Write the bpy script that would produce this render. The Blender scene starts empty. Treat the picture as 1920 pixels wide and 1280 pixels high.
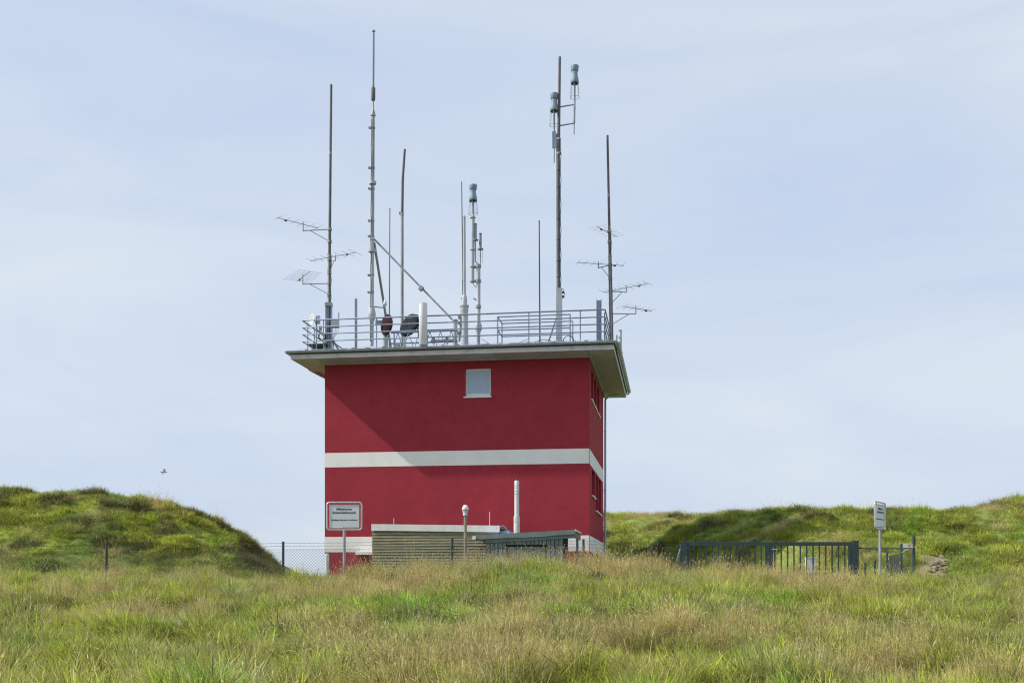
import bpy, math, random
import numpy as np
from mathutils import Vector, Matrix

random.seed(7)
S = bpy.context.scene
COL = S.collection

# ------------------------------------------------------------------ camera, sky, sun, exposure
F, CX, HY = 2055.0, 960.0, 1090.0          # focal length / picture centre / eye level of a 1920 px wide frame
cam = bpy.data.cameras.new("camera")
cam.sensor_width = 36.0
cam.lens = 36.0 * F / 1920.0
cam.shift_y = (HY - 640.0) / 1920.0        # rising-front lens: verticals stay upright
cam.clip_start, cam.clip_end = 0.1, 20000.0
camo = bpy.data.objects.new("camera", cam)
camo.rotation_euler = (math.radians(90), 0, 0)
COL.objects.link(camo)
S.camera = camo

TO_SUN = Vector((-5.20, -0.55, 4.56)).normalized()
world = bpy.data.worlds.new("World")
S.world = world
world.use_nodes = True
wn, wl = world.node_tree.nodes, world.node_tree.links
wn.clear()
w_out = wn.new("ShaderNodeOutputWorld")
w_bg = wn.new("ShaderNodeBackground")
w_sky = wn.new("ShaderNodeTexSky")
w_sky.sky_type = 'NISHITA'
w_sky.sun_disc = False
w_sky.sun_elevation = math.asin(TO_SUN.z)
w_sky.sun_rotation = math.atan2(TO_SUN.x, TO_SUN.y) % (2 * math.pi)
w_sky.air_density, w_sky.dust_density, w_sky.ozone_density = 1.0, 2.0, 1.5
w_tc = wn.new("ShaderNodeTexCoord")
w_map = wn.new("ShaderNodeMapping")
w_map.inputs["Rotation"].default_value = (0.2, 0.35, 0.5)
w_map.inputs["Scale"].default_value = (0.8, 1.4, 3.6)
w_no = wn.new("ShaderNodeTexNoise")
w_no.inputs["Scale"].default_value = 2.2
w_no.inputs["Detail"].default_value = 6.0
w_no.inputs["Roughness"].default_value = 0.55
w_no.inputs["Distortion"].default_value = 0.6
w_rmp = wn.new("ShaderNodeMapRange")
w_rmp.inputs["From Min"].default_value = 0.30
w_rmp.inputs["From Max"].default_value = 0.72
w_rmp.inputs["To Min"].default_value = 0.0
w_rmp.inputs["To Max"].default_value = 1.0
w_mix = wn.new("ShaderNodeMix")
w_mix.data_type = 'RGBA'
w_veil = wn.new("ShaderNodeMix")                            # thin high cloud: bluish haze to whiter streaks, same units as the sky
w_veil.data_type = 'RGBA'
w_veil.inputs[6].default_value = (4.8, 5.65, 7.15, 1.0)
w_veil.inputs[7].default_value = (6.3, 6.85, 7.4, 1.0)
wl.new(w_veil.outputs[2], w_mix.inputs[7])
w_mix.inputs[0].default_value = 0.88
w_bg.inputs["Strength"].default_value = 0.1
wl.new(w_tc.outputs["Generated"], w_map.inputs["Vector"])
wl.new(w_map.outputs["Vector"], w_no.inputs["Vector"])
wl.new(w_no.outputs["Fac"], w_rmp.inputs["Value"])
wl.new(w_rmp.outputs["Result"], w_veil.inputs[0])
wl.new(w_sky.outputs["Color"], w_mix.inputs[6])
wl.new(w_mix.outputs[2], w_bg.inputs["Color"])
wl.new(w_bg.outputs["Background"], w_out.inputs["Surface"])

sun = bpy.data.lights.new("sun", 'SUN')
sun.energy = 3.6
sun.angle = math.radians(0.9)
sun.color = (1.0, 0.95, 0.87)
suno = bpy.data.objects.new("sun", sun)
suno.rotation_euler = TO_SUN.to_track_quat('Z', 'Y').to_euler()
suno.location = (-30, -5, 40)
COL.objects.link(suno)

vs = S.view_settings
vs.view_transform, vs.look = 'Standard', 'None'
vs.exposure, vs.gamma = 0.32, 1.0
vs.use_curve_mapping = False
S.render.engine = 'CYCLES'
S.cycles.max_bounces = 6
S.cycles.filter_width = 1.2
S.cycles.use_denoising = True
S.cycles.denoiser = 'OPENIMAGEDENOISE'
S.cycles.denoising_input_passes = 'RGB_ALBEDO_NORMAL'
S.cycles.denoising_prefilter = 'NONE'
S.cycles.sample_clamp_indirect = 4.0

# ------------------------------------------------------------------ materials
def material(name, base, rough=0.7, metal=0.0, var=0.12, scale=6.0, bump=0.0, bscale=40.0, second=None,
             sscale=1.5, slo=0.45, shi=0.65, stretch=(1, 1, 1), spec=None):
    m = bpy.data.materials.new(name)
    m.use_nodes = True
    n, l = m.node_tree.nodes, m.node_tree.links
    b = n["Principled BSDF"]
    b.inputs["Roughness"].default_value = rough
    b.inputs["Metallic"].default_value = metal
    if spec is not None:
        b.inputs["Specular IOR Level"].default_value = spec
    tc = n.new("ShaderNodeTexCoord")
    mp = n.new("ShaderNodeMapping")
    mp.inputs["Scale"].default_value = stretch
    l.new(tc.outputs["Object"], mp.inputs["Vector"])
    no = n.new("ShaderNodeTexNoise")
    no.inputs["Scale"].default_value = scale
    no.inputs["Detail"].default_value = 5
    l.new(mp.outputs["Vector"], no.inputs["Vector"])
    mr = n.new("ShaderNodeMapRange")
    mr.inputs["From Min"].default_value, mr.inputs["From Max"].default_value = 0.3, 0.7
    mr.inputs["To Min"].default_value, mr.inputs["To Max"].default_value = 1 - var, 1 + var
    l.new(no.outputs["Fac"], mr.inputs["Value"])
    mul = n.new("ShaderNodeMix")
    mul.data_type, mul.blend_type = 'RGBA', 'MULTIPLY'
    mul.inputs[0].default_value = 1.0
    mul.inputs[6].default_value = (*base, 1)
    l.new(mr.outputs["Result"], mul.inputs[7])
    col = mul.outputs[2]
    if second is not None:
        n2 = n.new("ShaderNodeTexNoise")
        n2.inputs["Scale"].default_value = sscale
        n2.inputs["Detail"].default_value = 6
        n2.inputs["Roughness"].default_value = 0.65
        l.new(mp.outputs["Vector"], n2.inputs["Vector"])
        r2 = n.new("ShaderNodeMapRange")
        r2.inputs["From Min"].default_value, r2.inputs["From Max"].default_value = slo, shi
        l.new(n2.outputs["Fac"], r2.inputs["Value"])
        mx = n.new("ShaderNodeMix")
        mx.data_type = 'RGBA'
        mx.inputs[7].default_value = (*second, 1)
        l.new(r2.outputs["Result"], mx.inputs[0])
        l.new(col, mx.inputs[6])
        col = mx.outputs[2]
    l.new(col, b.inputs["Base Color"])
    if bump:
        n3 = n.new("ShaderNodeTexNoise")
        n3.inputs["Scale"].default_value = bscale
        n3.inputs["Detail"].default_value = 3
        l.new(tc.outputs["Object"], n3.inputs["Vector"])
        bp_ = n.new("ShaderNodeBump")
        bp_.inputs["Strength"].default_value = bump
        bp_.inputs["Distance"].default_value = 0.02
        l.new(n3.outputs["Fac"], bp_.inputs["Height"])
        l.new(bp_.outputs["Normal"], b.inputs["Normal"])
    return m

M = {}
M['red'] = material("red_render", (0.355, 0.037, 0.054), 0.9, var=0.07, scale=0.7, bump=0.55, bscale=45, second=(0.285, 0.029, 0.044), sscale=2.0, slo=0.45, shi=0.9, spec=0.2)
M['stripe'] = material("white_stripe_paint", (0.84, 0.83, 0.79), 0.85, var=0.04, scale=1.5, bump=0.4, bscale=45, second=(0.77, 0.76, 0.72), sscale=2.2, slo=0.5, shi=0.85, spec=0.2)
M['plinth'] = M['red']
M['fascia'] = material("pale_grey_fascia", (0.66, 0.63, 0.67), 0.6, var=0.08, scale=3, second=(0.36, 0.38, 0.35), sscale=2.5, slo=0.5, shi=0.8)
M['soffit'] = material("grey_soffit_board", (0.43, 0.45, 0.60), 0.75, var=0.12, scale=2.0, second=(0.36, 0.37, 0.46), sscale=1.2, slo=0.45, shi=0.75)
M['zinc'] = material("weathered_zinc", (0.40, 0.45, 0.60), 0.5, metal=0.0, var=0.18, scale=4, second=(0.24, 0.29, 0.34), sscale=3, slo=0.5, shi=0.75)
M['bitumen'] = material("grey_roof_sheet", (0.17, 0.18, 0.155), 0.9, var=0.2, scale=4, bump=0.4, second=(0.12, 0.14, 0.09), sscale=2)
M['galv'] = material("galvanised_steel", (0.27, 0.33, 0.43), 0.42, metal=0.5, var=0.14, scale=9, second=(0.20, 0.25, 0.33), sscale=5, slo=0.45, shi=0.8)
M['galv_dull'] = material("dull_galvanised_steel", (0.33, 0.35, 0.37), 0.6, metal=0.25, var=0.2, scale=8, second=(0.19, 0.17, 0.15), sscale=3, slo=0.45, shi=0.75, stretch=(1, 1, 0.35))
M['darkpole'] = material("dark_weathered_pole", (0.115, 0.115, 0.12), 0.65, metal=0.2, var=0.25, scale=7, second=(0.20, 0.20, 0.20), sscale=2.5, slo=0.5, shi=0.75, stretch=(1, 1, 0.3))
M['palepole'] = material("pale_grey_fibreglass", (0.46, 0.49, 0.52), 0.55, var=0.1, scale=6, second=(0.33, 0.33, 0.33), sscale=3, slo=0.5, shi=0.8, stretch=(1, 1, 0.4))
M['radome'] = material("blue_grey_radome", (0.21, 0.29, 0.385), 0.55, var=0.07, scale=5, second=(0.17, 0.24, 0.32), sscale=3, slo=0.5, shi=0.8)
M['white'] = material("white_plastic", (0.72, 0.73, 0.73), 0.5, var=0.05, scale=4, second=(0.58, 0.58, 0.56), sscale=3, slo=0.55, shi=0.85)
M['offwhite'] = material("worn_white_paint", (0.66, 0.66, 0.63), 0.6, var=0.08, scale=4, second=(0.42, 0.38, 0.33), sscale=3, slo=0.58, shi=0.85, stretch=(1, 1, 0.4))
M['black'] = material("black_rubber", (0.02, 0.02, 0.022), 0.6, var=0.3, scale=6)
M['cover'] = material("dark_grey_tarpaulin", (0.022, 0.025, 0.032), 0.8, spec=0.1, var=0.3, scale=5, bump=0.6, bscale=9, second=(0.05, 0.055, 0.065), sscale=4, slo=0.55, shi=0.8)
M['maroon'] = material("maroon_dish_cover", (0.045, 0.018, 0.022), 0.85, spec=0.1, var=0.15, scale=5)
M['redtape'] = material("red_cloth", (0.45, 0.03, 0.05), 0.7, var=0.2, scale=8)
M['glass'] = material("window_glass", (0.36, 0.46, 0.62), 0.06, var=0.05, scale=1.5, spec=0.9)  # sky reflection is put into the blue base colour
M['glassdark'] = material("dark_window_glass", (0.035, 0.035, 0.04), 0.08, var=0.2, scale=1.5, spec=0.7)
M['frame'] = material("white_window_frame", (0.80, 0.80, 0.79), 0.5, var=0.05)
M['wood'] = material("weathered_plank", (0.28, 0.25, 0.155), 0.9, var=0.28, scale=6, bump=0.5, bscale=25, second=(0.18, 0.175, 0.11), sscale=2.2, slo=0.4, shi=0.75, stretch=(0.35, 1, 3))
M['wood2'] = material("mossy_plank", (0.24, 0.235, 0.14), 0.9, var=0.28, scale=6, bump=0.5, bscale=25, second=(0.30, 0.27, 0.17), sscale=2.0, slo=0.5, shi=0.8, stretch=(0.35, 1, 3))
M['boards'] = material("grey_green_board_paint", (0.145, 0.185, 0.20), 0.75, var=0.14, scale=4, second=(0.15, 0.18, 0.17), sscale=3, slo=0.45, shi=0.8, stretch=(1, 1, 0.4))
M['moss'] = material("mossy_timber", (0.17, 0.16, 0.09), 0.9, var=0.25, scale=5)
M['shutter'] = material("faded_green_shutter", (0.17, 0.20, 0.18), 0.85, var=0.2, scale=4, second=(0.22, 0.22, 0.17), sscale=2)
M['dark'] = material("dark_interior", (0.02, 0.022, 0.022), 0.9, var=0.2)
M['signface'] = material("white_sign_face", (0.62, 0.67, 0.70), 0.45, var=0.03, scale=3)
M['ink'] = material("black_lettering", (0.035, 0.035, 0.06), 0.6, var=0.05)
M['alu'] = material("aluminium_tube", (0.50, 0.51, 0.52), 0.4, metal=0.5, var=0.1, scale=8)
M['gate'] = material("dark_green_gate_paint", (0.026, 0.058, 0.062), 0.45, var=0.2, scale=5, second=(0.03, 0.05, 0.05), sscale=4, slo=0.5, shi=0.8)
M['wire'] = material("green_coated_wire", (0.05, 0.07, 0.075), 0.6, var=0.15)
M['concrete'] = material("pale_concrete", (0.55, 0.55, 0.53), 0.9, var=0.12, scale=8, bump=0.4, second=(0.36, 0.35, 0.30), sscale=5, slo=0.5, shi=0.8)
M['yellow'] = material("yellow_print", (0.75, 0.50, 0.05), 0.5, var=0.05)
M['greyprint'] = material("grey_print", (0.22, 0.23, 0.27), 0.5, var=0.05)
M['rust'] = material("brown_vent_pipe", (0.26, 0.22, 0.165), 0.7, var=0.2, scale=6, second=(0.34, 0.31, 0.26), sscale=4, slo=0.45, shi=0.75)
M['stone'] = material("pale_brown_stone", (0.27, 0.215, 0.13), 0.95, var=0.3, scale=4, bump=0.7, bscale=8, second=(0.31, 0.26, 0.20), sscale=3)
M['bird'] = material("gull_plumage", (0.16, 0.15, 0.15), 0.8, var=0.3, scale=4)

# ------------------------------------------------------------------ mesh builder
ORG = {}                                     # world origin of every object, so that parts can be given in world coordinates

class MB:
    def __init__(self, T=None):
        self.v, self.f, self.s = [], [], []
        self.T = T
    def _add(self, pts, faces, smooth=False):
        o = len(self.v)
        for p in pts:
            p = self.T(*p) if self.T else tuple(p)
            self.v.append(p)
        for f in faces:
            self.f.append([i + o for i in f])
            self.s.append(smooth)
        return self
    def box(self, x0, x1, y0, y1, z0, z1):
        p = [(x0, y0, z0), (x1, y0, z0), (x1, y1, z0), (x0, y1, z0), (x0, y0, z1), (x1, y0, z1), (x1, y1, z1), (x0, y1, z1)]
        return self._add(p, [(0, 3, 2, 1), (4, 5, 6, 7), (0, 1, 5, 4), (1, 2, 6, 5), (2, 3, 7, 6), (3, 0, 4, 7)])
    def hexa(self, p):
        return self._add(p, [(0, 3, 2, 1), (4, 5, 6, 7), (0, 1, 5, 4), (1, 2, 6, 5), (2, 3, 7, 6), (3, 0, 4, 7)])
    def bar(self, p0, p1, w, h, up=(0, 0, 1)):
        a, b = Vector(p0), Vector(p1)
        d = (b - a).normalized()
        u = Vector(up)
        if abs(d.dot(u)) > 0.98:
            u = Vector((0, 1, 0))
        sx = d.cross(u).normalized() * w / 2
        sy = sx.cross(d).normalized() * h / 2
        P = [q + i * sx + j * sy for q in (a, b) for i, j in ((-1, -1), (1, -1), (1, 1), (-1, 1))]
        return self.hexa([tuple(q) for q in P])
    def tube(self, pts, r, n=10, cap=True):
        pts = [Vector(p) for p in pts]
        rs = list(r) if isinstance(r, (list, tuple)) else [r] * len(pts)
        d0 = (pts[1] - pts[0]).normalized()
        ref = Vector((0, 0, 1)) if abs(d0.z) < 0.9 else Vector((0, 1, 0))
        vv, ff = [], []
        for i, p in enumerate(pts):
            if i == 0:
                d = d0
            elif i == len(pts) - 1:
                d = (pts[i] - pts[i - 1]).normalized()
            else:
                d = ((pts[i + 1] - pts[i]).normalized() + (pts[i] - pts[i - 1]).normalized())
                d = d.normalized() if d.length > 1e-6 else d0
            a = d.cross(ref)
            if a.length < 1e-4:
                a = d.cross(Vector((1, 0, 0)))
            a.normalize()
            b = a.cross(d)
            for k in range(n):
                t = 2 * math.pi * k / n
                vv.append(tuple(p + a * math.cos(t) * rs[i] + b * math.sin(t) * rs[i]))
        for i in range(len(pts) - 1):
            for k in range(n):
                k2 = (k + 1) % n
                ff.append((i * n + k, i * n + k2, (i + 1) * n + k2, (i + 1) * n + k))
        self._add(vv, ff, True)
        if cap:
            o = len(vv)
            self._add(vv[:n], [tuple(range(n))[::-1]])
            self._add(vv[-n:], [tuple(range(n))])
        return self
    def lathe(self, base, prof, n=20, axis=(0, 0, 1)):
        ax = Vector(axis).normalized()
        b = Vector(base)
        return self.tube_prof([b + ax * h for r, h in prof], [r for r, h in prof], ax, n)
    def tube_prof(self, pts, rs, ax, n):
        ref = Vector((0, 0, 1)) if abs(ax.z) < 0.9 else Vector((0, 1, 0))
        a = ax.cross(ref).normalized()
        b = a.cross(ax)
        vv, ff = [], []
        for p, r in zip(pts, rs):
            for k in range(n):
                t = 2 * math.pi * k / n
                vv.append(tuple(p + a * math.cos(t) * r + b * math.sin(t) * r))
        for i in range(len(pts) - 1):
            for k in range(n):
                k2 = (k + 1) % n
                ff.append((i * n + k, i * n + k2, (i + 1) * n + k2, (i + 1) * n + k))
        self._add(vv, ff, True)
        if rs[0] > 1e-4:
            self._add(vv[:n], [tuple(range(n))[::-1]])
        if rs[-1] > 1e-4:
            self._add(vv[-n:], [tuple(range(n))])
        return self
    def ring(self, c, R, r, axis=(0, 0, 1), n=24, m=6, a0=0.0, a1=2 * math.pi):
        ax = Vector(axis).normalized()
        ref = Vector((0, 0, 1)) if abs(ax.z) < 0.9 else Vector((0, 1, 0))
        a = ax.cross(ref).normalized()
        b = a.cross(ax)
        pts = [Vector(c) + a * math.cos(a0 + (a1 - a0) * k / n) * R + b * math.sin(a0 + (a1 - a0) * k / n) * R for k in range(n + 1)]
        return self.tube(pts, r, m, cap=False)
    def build(self, name, mat, parent=None):
        me = bpy.data.meshes.new(name)
        org = Vector(ORG.get(parent.name, (0, 0, 0))) if parent else Vector((0, 0, 0))
        if parent is None and self.v:
            a = np.array(self.v)
            org = Vector((float(a[:, 0].mean()), float(a[:, 1].mean()), float(a[:, 2].min())))
        me.from_pydata([tuple(Vector(p) - org) for p in self.v], [], self.f)
        me.polygons.foreach_set("use_smooth", self.s)
        me.materials.append(mat)
        me.update()
        o = bpy.data.objects.new(name, me)
        COL.objects.link(o)
        if parent:
            o.parent = parent
        else:
            o.location = org
        ORG[o.name] = tuple(org)
        return o

def thing(name, loc, label, cat, group=None):
    o = bpy.data.objects.new(name, None)
    o.location = loc
    o.empty_display_size = 0.2
    COL.objects.link(o)
    ORG[o.name] = tuple(loc)
    return tag(o, label, cat, group)

def tag(o, label, cat, group=None):
    o["label"], o["category"] = label, cat
    if group:
        o["group"] = group
    return o

def W(px, py, Y):
    """place at distance Y whose bearing/elevation were measured on the photograph"""
    return Vector(((px - CX) / F * Y, Y, (HY - py) / F * Y))

# building frame: origin at the foot of the front-left wall corner, v along the front wall, u into the depth
YAW = math.radians(8.36)
V2, U2 = (math.cos(YAW), -math.sin(YAW)), (math.sin(YAW), math.cos(YAW))
BL = (-7.428, 43.49)
BW, BD = 10.5, 8.5
def B(v, u, z):
    return (BL[0] + v * V2[0] + u * U2[0], BL[1] + v * V2[1] + u * U2[1], z)
def vat(px, u):
    k = (px - CX) / F
    return (k * (BL[1] + u * U2[1]) - BL[0] - u * U2[0]) / (V2[0] - k * V2[1])
def R(px, py, u):
    """point in the roof plane grid: bearing px, depth u behind the front wall, elevation py"""
    v = vat(px, u)
    x, y, _ = B(v, u, 0)
    return Vector((x, y, (HY - py) / F * y))
def RB(px, u, z):
    return Vector(B(vat(px, u), u, z))

# ------------------------------------------------------------------ terrain
rng = np.random.default_rng(11)
_tab = rng.random((256, 256))
def vnoise(x, y):
    x, y = np.asarray(x, float), np.asarray(y, float)
    xi, yi = np.floor(x).astype(int), np.floor(y).astype(int)
    fx, fy = x - xi, y - yi
    fx, fy = fx * fx * (3 - 2 * fx), fy * fy * (3 - 2 * fy)
    g = lambda a, b: _tab[a % 256, b % 256]
    return (g(xi, yi) * (1 - fx) + g(xi + 1, yi) * fx) * (1 - fy) + (g(xi, yi + 1) * (1 - fx) + g(xi + 1, yi + 1) * fx) * fy
def fbm(x, y, o=4):
    s, a, t = 0, 0.5, 0
    for k in range(o):
        s = s + a * vnoise(x * 2 ** k + 17.3 * k, y * 2 ** k + 5.7 * k)
        t += a
        a *= 0.5
    return s / t
def sm(t):
    t = np.clip(t, 0, 1)
    return t * t * (3 - 2 * t)

CREST = 27.0
GRASS = 0.40
cr_px = np.array([-400, 0, 200, 420, 540, 650, 750, 870, 1000, 1100, 1280, 1450, 1550, 1720, 1920, 2300])
cr_py = np.array([1060, 1060, 1062, 1068, 1071, 1066, 1055, 1045, 1041, 1039, 1048, 1064, 1070, 1074, 1082, 1090])
lm_px = np.array([-1500, -600, 0, 60, 200, 260, 328, 394, 450, 503, 532, 600])
lm_py = np.array([1000, 925, 921, 923, 929, 936, 952, 979, 1011, 1062, 1098, 1110])
rr_px = np.array([760, 900, 1040, 1135, 1200, 1290, 1400, 1540, 1620, 1730, 1750, 1850, 1920, 2100, 2600])
rr_py = np.array([1090, 1040, 975, 962, 967, 972, 965, 965, 967, 968, 963, 950, 940, 915, 900])

def height(X, Y):
    X, Y = np.asarray(X, float), np.asarray(Y, float)
    px = CX + F * X / CREST
    zc = (HY - np.interp(px, cr_px, cr_py)) / F * CREST - GRASS
    s = np.clip(Y / CREST, 0, 1.0)
    fore = -1.75 + (zc + 1.75) * s ** 1.75
    fore = np.where(Y < 0, -1.75 + 0.03 * Y, fore)
    yard_on = 1 - sm((X - 9.0) / 3.5)
    yard = -0.75 * yard_on + (1 - yard_on) * (zc - 0.05)
    t = sm((Y - CREST) / 6.5)
    z = np.where(Y <= CREST, fore, zc * (1 - t) + yard * t)
    # left mound
    Yr = 46.0
    ptop = (HY - np.interp(CX + F * X / Yr, lm_px, lm_py)) / F * Yr
    rise = np.where(Y < Yr, sm((Y - 32.0) / (Yr - 32.0 + 3.0)) / sm(14.0 / 17.0), 1 - sm((Y - Yr) / 16.0))
    rise_l = rise
    mound = np.where(Y > 32, np.maximum(ptop + 0.75, 0) * rise, 0)
    mound = mound * (X < -7.5)
    # right ridge
    q = sm((X - 6.0) / 13.0)
    Yr = 61.0 - 11.0 * q
    Yf = 50.5 - 20.5 * sm((X - 4.8) / 7.0)
    ptop = (HY - np.interp(CX + F * X / Yr, rr_px, rr_py)) / F * Yr
    tt = np.clip((Y - Yf) / (Yr - Yf), 0, 1)
    rise = np.where(Y < Yr, np.sin(tt * math.pi / 2) ** 1.25, 1 - sm((Y - Yr) / 18.0))
    ridge = np.maximum(ptop - yard, 0) * rise * (X > -6)
    z = z + mound + ridge
    # lumps
    m = np.clip(np.maximum(mound, ridge) / 0.8, 0, 1)
    m = m * (1 - .6 * sm((rise_l - .8) / .2) * (X < -7)) * (1 - .5 * sm((rise - .85) / .15) * (X > 0))
    near = (np.abs(X) < 60) & (Y < 90)
    lum = (fbm(X * 0.55 + 3, Y * 0.55, 3) - 0.5) * 0.24 * (1 - m) + m * ((fbm(X * 0.8, Y * 0.55 + 9, 3) - 0.5) * 0.75 + (np.abs(fbm(X * 1.5 + 40, Y * 1.2 + 9, 2) - 0.5) - .12) * -0.7)
    lum = lum * np.where(Y > 60, 0.3, 1.0) * np.where((np.abs(Y - CREST) < 2.5), 0.55, 1.0)
    z = z + lum * near
    far = np.maximum(np.maximum(np.abs(X) - 60, Y - 85), np.maximum(-Y - 30, 0))
    return z - 2.4 * sm(far / 40.0)

def axis(lo, hi, step, far):
    a = list(np.arange(lo, hi + 1e-6, step))
    d, g = step, []
    x = hi
    while x < far:
        d *= 1.35
        x += d
        g.append(x)
    d, g2 = step, []
    x = lo
    while x > -far:
        d *= 1.35
        x -= d
        g2.append(x)
    return np.array(g2[::-1] + a + g)

xs, ys = axis(-30, 34, 0.3, 6000), axis(4, 66, 0.3, 6000)
GX, GY = np.meshgrid(xs, ys)
GZ = height(GX, GY)
nx, ny = len(xs), len(ys)
idx = np.arange(nx * ny).reshape(ny, nx)
quads = np.stack([idx[:-1, :-1], idx[:-1, 1:], idx[1:, 1:], idx[1:, :-1]], -1).reshape(-1, 4)
gme = bpy.data.meshes.new("ground")
gme.from_pydata(np.stack([GX, GY, GZ], -1).reshape(-1, 3).tolist(), [], quads.tolist())
gme.polygons.foreach_set("use_smooth", [True] * len(gme.polygons))
def bare_mask(X, Y):
    """sandy scar near the top of the right-hand bank and dug earth by the fence end"""
    a = sm(1.3 - (((X - 19.6) / 2.2) ** 2 + ((Y - 48.6) / 2.2) ** 2) + (fbm(X * 1.1, Y * 1.1, 3) - 0.5) * 1.2)
    b = sm(1.25 - (((X - 12.6 - (Y - 33.4) * .52) / 0.6) ** 2 + ((Y - 33.4) / 2.6) ** 2) + (fbm(X * 2.1, Y * 2.1, 3) - 0.5) * 0.8)
    return np.clip(a + b, 0, 1)
at = gme.attributes.new("bare", 'FLOAT', 'POINT')
at.data.foreach_set("value", bare_mask(GX, GY).reshape(-1).astype(np.float32))
at = gme.attributes.new("sward", 'FLOAT', 'POINT')            # short green turf on the banks and beyond the fence
at.data.foreach_set("value", sm((GY - 30.0) / 3.0).reshape(-1).astype(np.float32))
gm = material("turf_soil", (0.07, 0.068, 0.032), 0.95, var=0.35, scale=1.4, bump=0.6, bscale=5, second=(0.11, 0.09, 0.045), sscale=0.7, slo=0.42, shi=0.68)  # meadow soil darkened: shade between the tufts put into its colour
n, l = gm.node_tree.nodes, gm.node_tree.links
pb = n["Principled BSDF"]
src = pb.inputs["Base Color"].links[0].from_socket
ga = n.new("ShaderNodeAttribute")
ga.attribute_name = "bare"
gs = n.new("ShaderNodeAttribute")
gs.attribute_name = "sward"
gy2 = n.new("ShaderNodeMix")
gy2.data_type = 'RGBA'
gy2.inputs[7].default_value = (0.19, 0.25, 0.05, 1)
l.new(gs.outputs["Fac"], gy2.inputs[0])
l.new(src, gy2.inputs[6])
src = gy2.outputs[2]
gx = n.new("ShaderNodeMix")
gx.data_type = 'RGBA'
gx.inputs[7].default_value = (0.26, 0.205, 0.115, 1)
l.new(ga.outputs["Fac"], gx.inputs[0])
l.new(src, gx.inputs[6])
l.new(gx.outputs[2], pb.inputs["Base Color"])
gme.materials.append(gm)
ground = bpy.data.objects.new("ground", gme)
COL.objects.link(ground)
ground["kind"] = "structure"
ground["label"] = "uneven grassy hill ground with banks on both sides"
def gz(x, y):
    return float(height(np.array([x]), np.array([y]))[0])

# ------------------------------------------------------------------ the building
ZT, ZG = 8.64, -0.9
bld = thing("communications_building", B(BW / 2, BD / 2, ZG), "red rendered flat-roofed building with white stripes and antennas on its roof", "building")

def wall(name, P, length, z0, z1, holes, depth, mat, parent):
    """P(a, b, z): a along the wall, b inwards"""
    m = MB(P)
    As = sorted({0, length, *[h[0] for h in holes], *[h[1] for h in holes]})
    Zs = sorted({z0, z1, *[h[2] for h in holes], *[h[3] for h in holes]})
    for i in range(len(As) - 1):
        for j in range(len(Zs) - 1):
            ca, cz = (As[i] + As[i + 1]) / 2, (Zs[j] + Zs[j + 1]) / 2
            if any(h[0] < ca < h[1] and h[2] < cz < h[3] for h in holes):
                continue
            m._add([(As[i], 0, Zs[j]), (As[i + 1], 0, Zs[j]), (As[i + 1], 0, Zs[j + 1]), (As[i], 0, Zs[j + 1])], [(0, 1, 2, 3)])
    for a0, a1, b0, b1 in holes:
        for q in ([(a0, b0), (a1, b0)], [(a1, b0), (a1, b1)], [(a1, b1), (a0, b1)], [(a0, b1), (a0, b0)]):
            (s0, t0), (s1, t1) = q
            m._add([(s0, 0, t0), (s1, 0, t1), (s1, depth, t1), (s0, depth, t0)], [(0, 1, 2, 3)])
    return m.build(name, mat, parent)

def window(P, a0, a1, z0, z1, glass, parent, d=0.10, panes=1, sill=True, fw=0.07, low=0.13, fmat=None):
    f = MB(P)
    f.box(a0, a1, d, d + 0.06, z0, z0 + low).box(a0, a1, d, d + 0.06, z1 - fw, z1)
    f.box(a0, a0 + fw, d, d + 0.06, z0 + low, z1 - fw).box(a1 - fw, a1, d, d + 0.06, z0 + low, z1 - fw)
    w = f.build("window", fmat or M['frame'], parent)
    st = (a1 - a0 - 2 * fw) / panes
    for k in range(panes):
        x0 = a0 + fw + k * st
        MB(P).box(x0 + 0.004, x0 + st - (0.05 if k < panes - 1 else 0.004), d + 0.025, d + 0.045, z0 + low, z1 - fw).build("pane", glass, w)
    if sill:
        MB(P).box(a0 - 0.06, a1 + 0.02, -0.06, d - 0.002, z0 - 0.05, z0 + 0.004).build("sill", M['frame'], w)
    return w

PF = lambda a, b, z: B(a, b, z)
PR = lambda a, b, z: B(BW - b, a, z)
PLf = lambda a, b, z: B(b, BD - a, z)
PBk = lambda a, b, z: B(BW - a, BD - b, z)
v0, v1 = vat(872.5, 0), vat(920.5, 0)
fw_hole = [(v0, v1, 7.19, 8.28)]
side_holes = [(0.95, 2.15, 7.15, 8.3), (2.6, 3.9, 7.15, 8.3), (4.4, 5.75, 7.15, 8.3), (1.35, 3.1, 3.42, 4.45), (3.55, 5.0, 2.95, 4.45), (5.25, 6.9, 2.95, 4.45)]
wall("wall", PF, BW, ZG, ZT + 0.05, fw_hole, 0.16, M['red'], bld)
wall("wall", PR, BD, ZG, ZT + 0.05, side_holes, 0.2, M['red'], bld)
wall("wall", PLf, BD, ZG, ZT + 0.05, [], 0.2, M['red'], bld)
wall("wall", PBk, BW, ZG, ZT + 0.05, [], 0.2, M['red'], bld)
window(PF, v0, v1, 7.19, 8.28, M['glass'], bld)["label"] = "square white-framed window in the front wall"
for h in side_holes:
    window(PR, *h, M['glassdark'], bld, d=0.16, fmat=M['dark'])
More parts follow.
